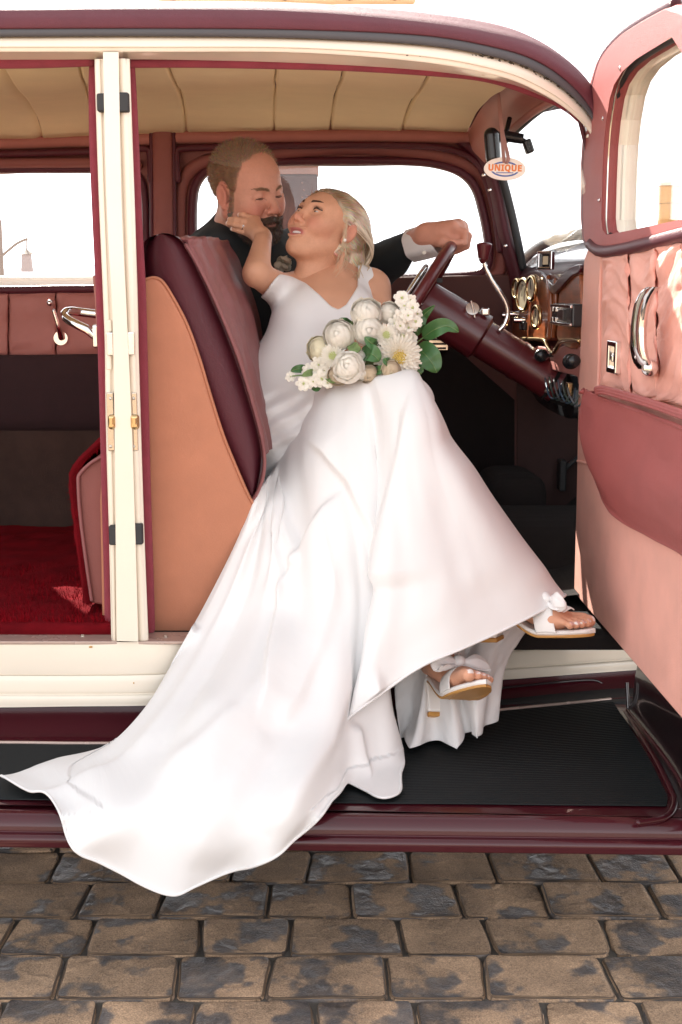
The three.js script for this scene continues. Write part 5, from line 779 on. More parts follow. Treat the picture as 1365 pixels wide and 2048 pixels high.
  const hnd = handField(J.wR, fg, th, .018, .011), hb = bounds([J.wR, ...fg.flat(), ...th], .03);
  const nails = fg.map((f) => f[3]);
  const hand = nets((p) => smin(hnd(p), sCap(p, J.eR.clone().lerp(J.wR, .7), J.wR, .0244, .0215), .012), hb.min, hb.max, .0019, (p) => { let c = skin.map((v) => v * .98); for (const n of nails) if (p.distanceTo(n) < .0065) c = [.8, .62, .55]; return c; });
  // left hand under the flowers
  const lw = J.wL, lf = [0, 1, 2, 3].map((i) => [P(706 - i * 3, 716 + i * 8, -.3), P(690 - i * 3, 722 + i * 8, -.27), P(680, 734 + i * 6, -.27), P(682, 742 + i * 4, -.29)]), lt = [P(716, 702, -.3), P(704, 698, -.27), P(694, 700, -.25)];
  const lfield = handField(lw, lf, lt, .018, .011), lb = bounds([lw, ...lf.flat(), ...lt], .03);
  const lhand = nets(lfield, lb.min, lb.max, .003, () => skin);

  // ----- feet: a foot in its own space, toes along +z, sole at y = 0
  const rise = (z) => .06 * sst(-z, -.015, .1);
  const footField = (p0) => { const p = V(p0.x, p0.y - rise(p0.z), p0.z); let d = sCap(p, V(0, .034, -.05), V(0, .026, .03), .03, .022); d = smin(d, sCap(p, V(0, .045, -.066), V(0, .115, -.112), .031, .029), .03); d = smin(d, sEll(p, [0, .022, -.085], [.026, .024, .03]), .02); d = smin(d, sEll(p, [.002, .019, .042], [.037, .018, .032]), .02); const T = [[-.025, .1, .0125], [-.0065, .1, .0092], [.0085, .093, .0086], [.0215, .085, .0082], [.0325, .076, .0078]]; let e = 1e3; for (const [x, z, r] of T) e = Math.min(e, smin(sCap(p, V(x * .9, .021, .05), V(x, .018, z - .012), r * .95, r * .9), sSph(p, [x, .0125, z], r), .004)); return smin(d, e, .004); };
  const nailPts = [[-.025, .1], [-.0065, .1], [.0085, .093], [.0215, .085], [.0325, .076]];
  const footGeo = (mir) => nets((p) => footField(V(p.x * mir, p.y, p.z)), V(-.05, -.012, -.165), V(.05, .21, .125), .0023, (p) => { const x = p.x * mir; let c = skin.map((v, i) => v * (i ? .97 : 1.03)); for (const [nx, nz] of nailPts) if (Math.abs(x - nx) < .006 && p.z > nz + .0015 && p.y > .014) c = p.z > nz + .0075 ? [.82, .76, .72] : [.7, .42, .36]; return c; });
  const A = headMat(P(914, 1390, .14), V(.38, .5, .78), V(-.05, .84, -.5), 1.02), B = headMat(P(1074, 1258, .1), V(.91, .1, .4), V(-.1, .98, -.14), 1.0);
  // feet stand on the flat sole at the ball; the heel is raised, so the foot turns down from the ankle
  const feet = [footGeo(1).applyMatrix4(A), footGeo(-1).applyMatrix4(B)];
  const shins = (p) => Math.min(sCap(p, V(0, .165, -.106).applyMatrix4(A), P(812, 840, -.16), .034, .045), sCap(p, V(0, .165, -.106).applyMatrix4(B), P(812, 850, -.22), .034, .045));
  const sA = V(0, .165, -.106).applyMatrix4(A), sB2 = V(0, .165, -.106).applyMatrix4(B); const shb = bounds([sA, sB2, P(812, 840, -.16), P(812, 850, -.22)], .065);
  const shin = nets(shins, shb.min, shb.max, .008, () => skin);
  add('body', mergeC([head, body, hand, lhand, ...feet, shin]), M.skin);

  // face details
  const em = vcol({ roughness: .12, clearcoat: 1, clearcoatRoughness: .02 }), lash = std('lash', { color: new THREE.Color(.008, .006, .006), roughness: .5 });
  for (const s of [-1, 1]) {
    add('eye', eyeball(s, V(-.3 + s * .0, .0, 1), [.03, .035, .035]).applyMatrix4(X), em);
    const lid = []; for (let i = 0; i <= 8; i++) { const t = i / 8, x = mix(.0165, .046, t), y = .0035 + .0052 * Math.sin(Math.PI * Math.min(1, t * .95 + .02)) - (t > .8 ? (t - .8) * -.016 : 0); lid.push(V(s * x, y, .0735 + Math.sqrt(Math.max(.00002, .0144 ** 2 - (x - .0305) ** 2 - (y - .0035) ** 2)))); }
    add('eyelash', [tube(lid, .0015, { seg: 24, rad: 6 }), (() => { const b = []; for (let i = 0; i < 34; i++) { const t = rnd(), p = crv(lid, t); b.push([p, V(s * (t - .45) * 1.1, .75, .8).normalize(), mix(.003, .0078, t)]); } return strands(b, .0004); })()].map((g) => g.applyMatrix4(X)), lash);
    const br = []; for (let i = 0; i < 420; i++) { const t = rnd(), xx = mix(.012, .05, t), a = V(s * xx, .0215 + .0085 * Math.sin(t * 2.3) - .004 * t + rr(-.003, .003) * (1.15 - t), mix(.0945, .071, t * t * .55 + t * .45) + .0012); br.push([a, V(s * .9, .3 - t * .6, -.15 - t * .5).normalize(), rr(.004, .007)]); }
    add('eyebrow', tint(strands(br, .0005), [.09, .045, .025]).applyMatrix4(X), vcol({ roughness: .7 }));
    const pe = new THREE.SphereGeometry(.0052, 18, 14); pe.translate(s * .0845, -.0305, .006); add('pearl_earring', pe.applyMatrix4(X), std('pearl', { color: new THREE.Color(.85, .8, .74), roughness: .15, clearcoat: 1, sheen: .5 }));
  }
  { const t = [], tm = std('tooth', { color: new THREE.Color(.8, .77, .72), roughness: .2, clearcoat: .6 }); for (let i = -5; i <= 5; i++) { const a = i * .0042; const g = new RoundedBoxGeometry(.0041 - Math.abs(i) * .0002, .0085 - Math.abs(i) * .0004, .004, 2, .0012); g.rotateY(-a * 22 * -1); g.translate(a, -.0605 + Math.pow(Math.abs(a) / .03, 2) * .004, .0875 - Math.pow(a / .03, 2) * .012); t.push(g); } add('teeth', t.map((g) => g.applyMatrix4(X)), tm); }
  // rings
  { const a = fg[2][0].clone().lerp(fg[2][1], .7), d = fg[2][1].clone().sub(fg[2][0]).normalize(); for (const [o, r] of [[-.0035, .0016], [.002, .0013]]) { const g = new THREE.TorusGeometry(.0094, r, 8, 26); g.applyQuaternion(new THREE.Quaternion().setFromUnitVectors(V(0, 0, 1), d)); const c = a.clone().addScaledVector(d, o); g.translate(c.x, c.y, c.z); add('ring', g, M.chrome); } const s = new THREE.OctahedronGeometry(.0032, 1); s.translate(a.x, a.y + .002, a.z + .0095); add('ring_stone', s, std('stone_clear', { color: new THREE.Color(.9, .92, .95), roughness: .02, metalness: .6 })); }
  // hair: smooth cap swept back to a low loose knot, strands over it
  const hm = vcol({ roughness: .42, sheen: .5, sheenColor: new THREE.Color(.9, .8, .6), sheenRoughness: .4 });
  const hb0 = headField({ ...opt, ear: 0 });
  const hl = (p) => { const x = Math.abs(p.x); let front = .07 - x * .12 - Math.pow(x / .07, 2) * .008, m = p.z > .0 ? sst(p.y - (front - Math.max(0, .066 - p.z) * .75), -.006, .008) : sst(p.y, -.075, -.05); if (x > .05 && p.z > .0 && p.z < .03 && p.y < .06) m = Math.max(m, sst(.02 - p.z + p.y * .5, -.004, .006) * sst(p.y, .006, .02)); if (x > .06) m *= sst(Math.hypot((p.z + .004) / .022, (p.y + .008) / .03), .8, 1.15); return m; };
  const cc = (p) => { const s = Math.sin(Math.atan2(p.y - .02, -p.z) * 3 + p.x * 160 + fbm(p.x * 30, p.y * 12, p.z * 12, 3) * 9); const roots = sst(p.z, .01, .06); return lerpC(lerpC([.74, .63, .48], [.4, .28, .17], .5 + .5 * s), [.2, .12, .065], roots * .8); };
  const cap = nets((p) => { let d = hb0(p) - (.0095 * hl(p) - .003); d = smin(d, sEll(p, [.012, -.035, -.098], [.044, .05, .034]), .016); d += .0011 * Math.sin(p.x * 420 + fbm(p.x * 20, p.y * 14, p.z * 14, 2) * 9) + .0015 * (fbm(p.x * 60, p.y * 20, p.z * 20, 2) - .5); return d; }, V(-.1, -.11, -.15), V(.1, .15, .1), .0026, cc);
  const locks = [];
  const lock = (pts, r, k) => locks.push(tint(norm(tube(pts, (t) => r * (.35 + Math.sin(Math.PI * Math.min(.97, t * .9 + .08)) * .8), { seg: 26, rad: 6, cap: false })), k));
  for (let i = 0; i < 170; i++) { const a = rr(-1.25, 1.5), s = Math.sin(a), c = Math.cos(a), R = (y, z, r) => V(s * r * .0795 + .0 * y, y, z); const k = rnd(), col = lerpC([.8, .7, .55], [.36, .24, .14], k); const h = .118 * c; lock([V(s * .063, .06 * c + .008, .058 * c + .012), V(s * .078, .0985 * c + .003, .012), V(s * .083, .087 * c + .003, -.05), V(s * .066 + .004, .045 * c - .008, -.112), V(s * .03 + .012, .01 * c - .045 + rr(-.02, .02), -.128 + rr(-.006, .006))].map((p) => p.add(V(rr(-.002, .002), rr(-.002, .002), rr(-.001, .001)))), rr(.0009, .0018), col); }
  for (let i = 0; i < 50; i++) { const o = rr(-.03, .04); lock([V(.03 + o, -.03, -.12), V(.05 + o * .8, -.06, -.118 + rr(-.01, .01)), V(.055 + o + rr(-.02, .02), -.1, -.1), V(.06 + o + rr(-.03, .03), -.135 + rr(-.02, .02), -.085 + rr(-.02, .02))], rr(.0008, .0016), lerpC([.66, .52, .35], [.4, .27, .16], rnd())); }
  for (let i = 0; i < 9; i++) lock([V(.072, .03, .03), V(.083, .012, .02 + rr(0, .01)), V(.086, -.03, .006 + rr(-.006, .01)), V(.08 + rr(0, .014), -.075, -.01 + rr(-.02, .02)), V(.074 + rr(0, .02), -.11 + rr(-.02, .02), -.02 + rr(-.02, .02))], rr(.0004, .0007), [.6, .46, .3]);
  for (let i = 0; i < 12; i++) lock([V(.06, -.04, -.09), V(.088, -.05, -.075), V(.096, -.068 + rr(-.02, .01), -.07), V(.1 + rr(-.02, .01), -.095 + rr(-.02, .02), -.07 + rr(-.02, .03))], rr(.0007, .0015), lerpC([.7, .58, .42], [.45, .32, .2], rnd()));
  const fine = []; { const p = cap.attributes.position, n = cap.attributes.normal; for (let i = 0; i < 5200; i++) { const k = Math.floor(rnd() * p.count), a = V(p.getX(k), p.getY(k), p.getZ(k)); if (a.z > -.06 && hl(a) < .35) continue; const nn = V(n.getX(k), n.getY(k), n.getZ(k)); const d = V(a.x * 2 + .1, a.z > .02 ? .25 : -.15 - Math.max(0, -a.z) * 6, a.z < -.09 ? -.1 : -1).add(V(rr(-.12, .12), rr(-.12, .12), rr(-.12, .12))); d.addScaledVector(nn, -d.dot(nn)).normalize().addScaledVector(nn, rr(.0, .1)); fine.push([a.addScaledVector(nn, .0008), d, rr(.014, .034), d.clone().cross(nn)]); } }
  const fs = strands(fine, .00045); { const p = fs.attributes.position, c = new Float32Array(p.count * 3); for (let i = 0; i < p.count; i += 9) { const q = cc(V(p.getX(i), p.getY(i), p.getZ(i))).map((v) => v * rr(.6, 1.6)); for (let k = 0; k < 9; k++) c.set(q, (i + k) * 3); } fs.setAttribute('color', new THREE.BufferAttribute(c, 3)); }
  add('hair', mergeC([cap, fs, ...locks]).applyMatrix4(X), hm);

  // ----- gown: bodice and lap as one cut body of cloth, then the skirt and its train
  const satinBump = tex(256, (u, v) => fbm(u * 5, v * 5, 11, 4, 5), .5);
  const satin = std('satin', { color: new THREE.Color(.775, .765, .76), roughness: .55, sheen: .35, sheenColor: new THREE.Color(1, .98, .96), sheenRoughness: .35, bumpMap: satinBump, bumpScale: .0016 });
  const inLine = (p, a, b) => { const ab = b.clone().sub(a); return ((p.x - a.x) * ab.y - (p.y - a.y) * ab.x) / Math.hypot(ab.x, ab.y); };   // signed distance to a line in elevation
  const z0 = -.5, vL = P(594, 556, z0), vB = P(677, 618, z0), vR = P(722, 545, z0), stL = P(716, 530, -.54), stR = P(752, 530, -.54), armL = P(772, 612, -.54);
  const bodice = (p) => {
    let d = smin(torso(p), legs(p), .06) - .0065; d = smin(d, sCap(p, J.sR, J.eR, .041, .036) - .004 + 0, .03) ;
    d += .002 * Math.sin(p.y * 70 + p.x * 60) * sst(J.wa.y + .04 - p.y, 0, .06) * 1 + (fbm(p.x * 9, p.y * 9, p.z * 9, 3) - .5) * .006 + .0035 * Math.sin(p.y * 150 - p.x * 95 + 3 * fbm(p.x * 14, p.y * 10, p.z * 8, 2)) * sst(J.wa.y + .02 - p.y, 0, .05) * sst(-.03 - p.x, 0, .05);
    // neckline: a deep V, open in front
    const l = Math.min(-inLine(p, vB, vL), 1), r = inLine(p, vB, vR); const neck = Math.min(-l * -1, r);   // >0 inside the V
    return d;
  };
  // neckline as a curve in elevation: highest cloth allowed at each x
  const NL = [[500, 610], [528, 588], [548, 560], [560, 548], [585, 553], [612, 566], [640, 590], [662, 612], [677, 619], [692, 610], [704, 592], [714, 575], [716, 552], [716, 530], [722, 527], [734, 528], [748, 532], [756, 548], [764, 580], [772, 612], [800, 640], [860, 660]].map(([x, y]) => P(x, y, -.5));
  const topAt = (x) => { if (x <= NL[0].x) return NL[0].y; for (let i = 1; i < NL.length; i++) if (x < NL[i].x) return mix(NL[i - 1].y, NL[i].y, (x - NL[i - 1].x) / Math.max(1e-5, NL[i].x - NL[i - 1].x)); return NL.at(-1).y; };
  const gb = bounds([J.ch, J.wa, J.hip, J.knL, J.knR, J.sR, J.sL], .15);
  const gown = nets((p) => { const s = EYE.clone().add(p.clone().sub(EYE).multiplyScalar((-.5 - EYE.z) / (p.z - EYE.z))); return smax(bodice(p), (s.y - topAt(s.x)) * .7, .004); }, gb.min, gb.max, .0042);
  const dress = new THREE.Group(); dress.name = 'wedding_gown'; her.add(dress); dress.position.set(0, 0, 0);
  add('bodice', gown, satin, dress);

  // skirt: columns from the lap to the hem, in order along the hem
  const K0 = [
    [[842, 772, -.22], [882, 836, -.2], [906, 880, -.17], [955, 960, -.13], [1040, 1080, -.08], [1122, 1188, -.02]],
    [[846, 764, -.14], [884, 836, -.1], [906, 884, -.07], [952, 962, -.03], [1038, 1084, .02], [1130, 1192, .06]],
    [[842, 756, -.1], [872, 830, -.02], [892, 900, .02], [935, 985, .06], [1005, 1100, .1], [1086, 1220, .13]],
    [[828, 750, -.085], [848, 830, .0], [865, 920, .045], [900, 1030, .09], [950, 1140, .13], [1010, 1259, .165]],
    [[808, 750, -.085], [824, 830, -.0], [835, 940, .05], [860, 1060, .11], [895, 1180, .16], [930, 1295, .19]],
    [[790, 752, -.09], [802, 830, -.005], [806, 960, .055], [820, 1090, .125], [835, 1220, .18], [845, 1332, .21]],
    [[768, 756, -.1], [784, 840, -.015], [788, 980, .05], [782, 1120, .125], [772, 1260, .185], [760, 1390, .23]],
    [[752, 760, -.11], [770, 850, -.03], [774, 1000, .03], [762, 1150, .1], [738, 1300, .175], [698, 1441, .25]],
    [[738, 764, -.13], [752, 860, -.06], [757, 1010, .0], [757, 1170, .05], [752, 1320, .1], [760, 1450, .16]],
    [[722, 766, -.14], [736, 870, -.055], [750, 1020, .01], [760, 1180, .055], [775, 1350, .1], [806, 1530, .16]],
    [[706, 768, -.16], [716, 880, -.06], [738, 1030, .02], [752, 1190, .07], [768, 1390, .16], [784, 1592, .27]],
    [[688, 772, -.18], [694, 890, -.065], [718, 1040, .025], [736, 1200, .085], [735, 1400, .2], [735, 1580, .3]],
    [[665, 776, -.2], [668, 900, -.075], [694, 1050, .025], [712, 1210, .1], [700, 1420, .24], [690, 1566, .345]],
    [[640, 784, -.24], [640, 905, -.1], [664, 1060, .01], [684, 1220, .1], [665, 1440, .28], [650, 1610, .435]],
    [[615, 800, -.29], [614, 915, -.13], [634, 1065, -.0], [645, 1230, .1], [615, 1450, .31], [580, 1668, .475]],
    [[598, 830, -.33], [596, 925, -.16], [606, 1070, -.02], [606, 1240, .09], [560, 1450, .33], [480, 1732, .505]],
    [[582, 860, -.35], [578, 935, -.19], [580, 1075, -.05], [565, 1245, .07], [500, 1450, .34], [395, 1764, .52]],
    [[570, 890, -.37], [562, 945, -.22], [556, 1080, -.07], [525, 1250, .06], [445, 1455, .34], [345, 1774, .52]],
    [[560, 912, -.38], [548, 955, -.2], [535, 1085, -.06], [488, 1255, .05], [385, 1465, .34], [262, 1738, .5]],
    [[551, 930, -.39], [538, 962, -.18], [515, 1090, -.07], [455, 1262, .04], [330, 1485, .32], [170, 1672, .46]],
    [[544, 942, -.4], [531, 970, -.16], [499, 1095, -.07], [428, 1270, .03], [285, 1498, .3], [108, 1602, .415]],
    [[538, 950, -.4], [525, 976, -.14], [486, 1096, -.07], [402, 1276, .025], [250, 1500, .27], [62, 1590, .39]],
    [[532, 956, -.41], [521, 980, -.13], [476, 1094, -.075], [384, 1276, .01], [230, 1486, .22], [6, 1562, .32]],
    [[528, 956, -.44], [519, 976, -.15], [472, 1086, -.09], [378, 1266, -.02], [250, 1468, .13], [20, 1548, .285]]];
  const cols = K0.map((c, j) => { const q = c.map(([x, y, z]) => P(x, y, j > 10 && z < -.3 ? mix(z, -.3, .8) : z)), e = q[5], d = q[4], top = q[0].clone().add(j < 14 ? V(.0, .006 - .004 * (j > 8), -.11) : V(-.01, .02, -.05)); const m = d.clone().lerp(e, .62); if (e.z > .45) { const s = P(mix(c[4][0], c[5][0], .6), Math.min(1626, mix(c[4][1], c[5][1], .7)), .515); m.copy(s); e.z = Math.max(e.z, .53); } return [top, ...q.slice(0, 5), m, e]; });
  const rows = cols[0].map((_, i) => cols.map((c) => c[i]));
  // cloth lies on the running board and on the sill, never inside them
  const overBoard = (p) => { const zo = .485 + .03 * (p.x + .56) / 1.1; if (p.z < zo && p.y < .315) { const d = EYE.clone().sub(p), yy = .5 * (p.y + .297 + Math.hypot(p.y - .297, .014)), a = (yy - p.y) / d.y, b = (zo - p.z) / d.z; p.addScaledVector(d, Math.min(a, b) + .0005); } const s = zb(p.x) + .03; if (p.y < .5 && p.y > .3 && p.z < s && p.x < .25) { const d = EYE.clone().sub(p); p.addScaledVector(d, (s - p.z) / d.z); } };
  // long soft folds that run from the hip down the train, and small flutes at the hem
  const toPx = (p) => { const y = p.y - EYE.y, z = p.z - EYE.z, d = -(y * sP + z * cP); return [W0 / 2 + p.x / d * F, H0 / 2 - (y * cP - z * sP) / d * F]; };
  const creases = [   // folds of the cloth: course, softness to either side, height
    [[[612, 872], [655, 905], [700, 965], [738, 1050], [762, 1150], [768, 1185]], 70, 9, .02],
    [[[836, 752], [815, 830], [800, 920], [790, 1010], [772, 1150], [742, 1280], [700, 1432]], 60, 10, .014],
    [[[701, 973], [670, 1008], [640, 1045], [612, 1085], [594, 1125], [576, 1180], [560, 1245], [545, 1310], [536, 1390], [515, 1450]], 70, 8, .02], [[[563, 955], [568, 1018], [580, 1065], [594, 1112], [598, 1140]], 8, 26, .014], [[[548, 960], [554, 1040], [561, 1105], [571, 1167], [568, 1230]], 8, 44, .014],
    [[[690, 1060], [672, 1190], [640, 1300], [590, 1400], [540, 1470]], 16, 60, .013], [[[600, 1230], [560, 1330], [490, 1430], [400, 1500], [300, 1560]], 40, 22, .016],
    [[[470, 1380], [380, 1440], [250, 1510], [130, 1585]], 26, 40, .009], [[[700, 1250], [690, 1380], [650, 1490], [590, 1590], [540, 1680]], 14, 50, .014],
    [[[870, 880], [905, 1000], [940, 1100], [960, 1200]], 60, 30, .008], [[[900, 870], [985, 1000], [1060, 1110], [1100, 1180]], 16, 40, .008], [[[560, 1440], [500, 1530], [430, 1640], [390, 1740]], 40, 26, .014],
    [[[750, 1330], [768, 1420], [790, 1500], [798, 1560]], 10, 22, .016], [[[712, 1440], [722, 1510], [738, 1570]], 10, 18, .016]];
  const crease = (p) => { const [x, y] = toPx(p); let s = 0; for (const [pl, wr, wl, A] of creases) { let bd = 1e9, bs = 0, bt = 0; for (let i = 0; i + 1 < pl.length; i++) { const [ax, ay] = pl[i], [bx, by] = pl[i + 1], dx = bx - ax, dy = by - ay, t = clamp(((x - ax) * dx + (y - ay) * dy) / (dx * dx + dy * dy), 0, 1), ex = x - ax - dx * t, ey = y - ay - dy * t, d = ex * ex + ey * ey; if (d < bd) { bd = d; bs = ex * dy - ey * dx; bt = (i + t) / (pl.length - 1); } } const d = Math.sqrt(bd), w = bs > 0 ? wr : wl; if (d < w * 2.6) s += A * Math.exp(-d * d / (w * w)) * sst(bt, -.02, .22) * sst(1.02 - bt, 0, .22); } return s; };
  const fold = (u, v) => { const s = u * 23; let d = 0; const w = sst(v, .15, .5); const g = (c, wd, a) => d += a * Math.exp(-Math.pow((s - c) / wd, 2)); g(13.2, .8, .012 * w); g(15.2, .7, -.012 * w); g(17.0, .8, .014 * w); g(18.9, .6, -.009 * w); g(20.0, .6, .008 * w); g(11.6, .5, -.008 * w); g(3.4 + v, .6, .006 * w); g(5.2 + v * .4, .5, -.007 * w); d += (fbm(u * 13, v * 4, 3, 3) - .5) * .006 * w; const hem = sst(v, .9, 1); if (s > 8.6) d += hem * .01 * Math.sin(s * 2.7 + Math.sin(s * 1.3) * 1.5) * sst(s, 8.6, 10); if (s > 19) d += hem * .004 * Math.sin(s * 4.1); return d; };
  const skirtG = loft(rows, 340, 210, { solid: .0022, disp: (u, v, p) => fold(u, v) + crease(p) * sst(1 - v, 0, .04), fix: overBoard });
  add('skirt', skirtG, satin, dress);
  { const q = skirtG.attributes.position, pts = []; for (let i = 0; i <= 340; i += 2) { const k = 210 * 341 + i; pts.push(V(q.getX(k), q.getY(k), q.getZ(k))); } add('hem', tube(pts, .0026, { seg: 700, rad: 7 }), satin, dress); }
  // back of the skirt hanging behind the feet
  const KB = [[[1095, 1218, -.06], [1030, 1290, -.02], [1012, 1350, .02], [1000, 1440, .06]], [[1040, 1230, -.03], [1000, 1300, .02], [985, 1360, .06], [968, 1458, .1]], [[1000, 1240, -.02], [960, 1310, .04], [950, 1380, .1], [955, 1476, .14]], [[965, 1250, -.02], [930, 1330, .02], [925, 1400, .06], [938, 1462, .1]], [[935, 1260, -.01], [905, 1340, .05], [905, 1410, .1], [915, 1495, .16]], [[905, 1270, 0], [880, 1350, .03], [870, 1420, .08], [872, 1480, .12]], [[870, 1285, .01], [850, 1360, .06], [842, 1430, .11], [820, 1496, .17]], [[845, 1300, .0], [828, 1370, .03], [825, 1430, .06], [812, 1470, .1]], [[790, 1330, 0], [790, 1390, .04], [795, 1440, .08], [800, 1480, .1]]].map((c) => c.map((a) => P(...a)));
  add('underskirt', loft(KB[0].map((_, i) => KB.map((c) => c[i])), 80, 50, { solid: .002, disp: (u, v) => (fbm(u * 12, v * 3, 8, 3) - .5) * .016 + .004 * v * Math.sin(u * 46) }), satin, dress);

  // ----- block-heeled sandals with bows
  const white = std('shoeWhite', { map: tone(.8, .77, .74, .03, .1), roughness: .4 }), soleM = std('soleTan', { map: tone(.5, .25, .06, .08, .1), roughness: .5 }), bowM = std('bowSatin', { color: new THREE.Color(.84, .82, .81), roughness: .5, sheen: .4, sheenColor: new THREE.Color(1, 1, 1) });
  const outl = []; for (let i = 0; i < 40; i++) { const t = i / 40 * 6.2832, c = Math.cos(t), s = Math.sin(t); outl.push(new THREE.Vector2(s * mix(.03, .044, sst(c, -.6, .5)) * (1 - .12 * sst(c, .4, 1)) + .002, c * .123 - .008)); }
  for (const [X2, nm] of [[A, 0], [B, 1]]) {
    const sh = new THREE.Group(); sh.name = 'sandal'; her.add(sh); if (nm === 0) sh.userData.label = 'white sandal with a bow, its tan sole turned to the viewer'; else sh.userData.label = 'white sandal with a bow beside the open door';
    const pl = (o, th, y, k, bev) => { o = o.flatMap((q, i) => { const n = o[(i + 1) % o.length]; return [q, q.clone().lerp(n, .5)]; }); const hw = (t) => { const c = t * 2 - 1; return Math.sqrt(Math.max(0, 1 - c * c)) * mix(.03, .044, sst(c, -.6, .5)) * (1 - .12 * sst(c, .4, 1)); }, rows2 = []; for (let i = 0; i <= 24; i++) { const t = i / 24, z = ((t * 2 - 1) * .123 - .008) * k, w = Math.max(.0005, hw(t) * k), b = Math.min(bev, w * .5); rows2.push([[-w + b, 0], [-w, -b], [-w, -th + b], [-w + b, -th], [0, -th], [w - b, -th], [w, -th + b], [w, -b], [w - b, 0], [0, 0], [-w + b, 0]].map(([x, yy]) => V(x + .002, y + yy, z))); } return norm(loft(rows2, 40, 60, { lin: true })); };
    const bend = (g) => { const p = g.attributes.position; for (let i = 0; i < p.count; i++) p.setY(i, p.getY(i) + rise(p.getZ(i))); g.computeVertexNormals(); return g; };
    add('insole', bend(pl(outl, .009, .002, 1.02, .003)).applyMatrix4(X2), white, sh);
    add('outsole', bend(pl(outl, .005, -.0068, 1.0, .0015)).applyMatrix4(X2), soleM, sh);
    const rimP = outl.map((q) => V(q.x * .78, -.0118, q.y * .6 + .045)).filter((q) => true); add('sole_ring', bend(tube(rimP, .0009, { seg: 60, rad: 6, closed: true })).applyMatrix4(X2), soleM, sh);
    const hl2 = box(0, .016, -.1, .05, .064, .048, .006); add('heel', hl2.applyMatrix4(X2), white, sh); const tp = box(0, -.02, -.1, .05, .009, .048, .002); add('heel_tip', tp.applyMatrix4(X2), soleM, sh);
    const sw = []; for (let i = 0; i <= 14; i++) { const t = i / 14 * Math.PI, r = .041; sw.push([-.02, -.007, .007, .02].map((dz, k) => V(-Math.cos(t) * r * 1.02, Math.sin(t) * .05 - .002 + (k === 1 || k === 2 ? .0015 : 0), .03 + dz + Math.sin(t) * -.012))); }
    add('toe_strap', loft(sw, 8, 40, { solid: .0025 }).applyMatrix4(X2), white, sh);
    const an = []; for (let i = 0; i < 20; i++) { const t = i / 20 * 6.2832; an.push(V(Math.sin(t) * .037, .15 + .014 * Math.cos(t), -.088 + Math.cos(t) * .044)); } if (nm === 0) add('ankle_strap', tube(an, .0042, { seg: 60, closed: true, rad: 8 }).applyMatrix4(X2), white, sh);
    // bow: two looped wings, knot and tails
    const bc = V(0, .056, .02), loops = [];
    for (const s of [-1, 1]) { const g = new THREE.SphereGeometry(1, 26, 18), p = g.attributes.position; for (let i = 0; i < p.count; i++) { const x = p.getX(i), y = p.getY(i), z = p.getZ(i), t = (x + 1) / 2, w = mix(.25, 1, sst(t, 0, .75)), k = Math.atan2(z, y); p.setXYZ(i, s * (t * .064), y * .019 * w + .006 * t - .014 * t * t + .0026 * Math.sin(k * 5 + 1) * t, z * .012 * w + .006 * t + .004 * Math.sin(t * 6)); } g.computeVertexNormals(); g.translate(bc.x, bc.y + .004, bc.z); loops.push(g); const tl = loft([0, .5, 1].map((t) => [-.013, 0, .013].map((w) => V(s * (.008 + t * .044), bc.y - .004 - t * .012, bc.z + w * (.5 + t) + .012 * t))), 10, 14, { solid: .002, disp: (u, v) => .003 * Math.sin(u * 9 + v * 4) }); loops.push(tl); }
    const kn = new THREE.SphereGeometry(.0125, 18, 14); kn.scale(1.05, 1, 1.1); kn.translate(bc.x, bc.y + .006, bc.z); loops.push(kn);
    add('bow', loops.map((g) => { g.translate(0, -bc.y, -bc.z); if (nm) g.rotateY(.85); g.translate(0, bc.y, bc.z); return g.applyMatrix4(X2); }), bowM, sh);
  }
}
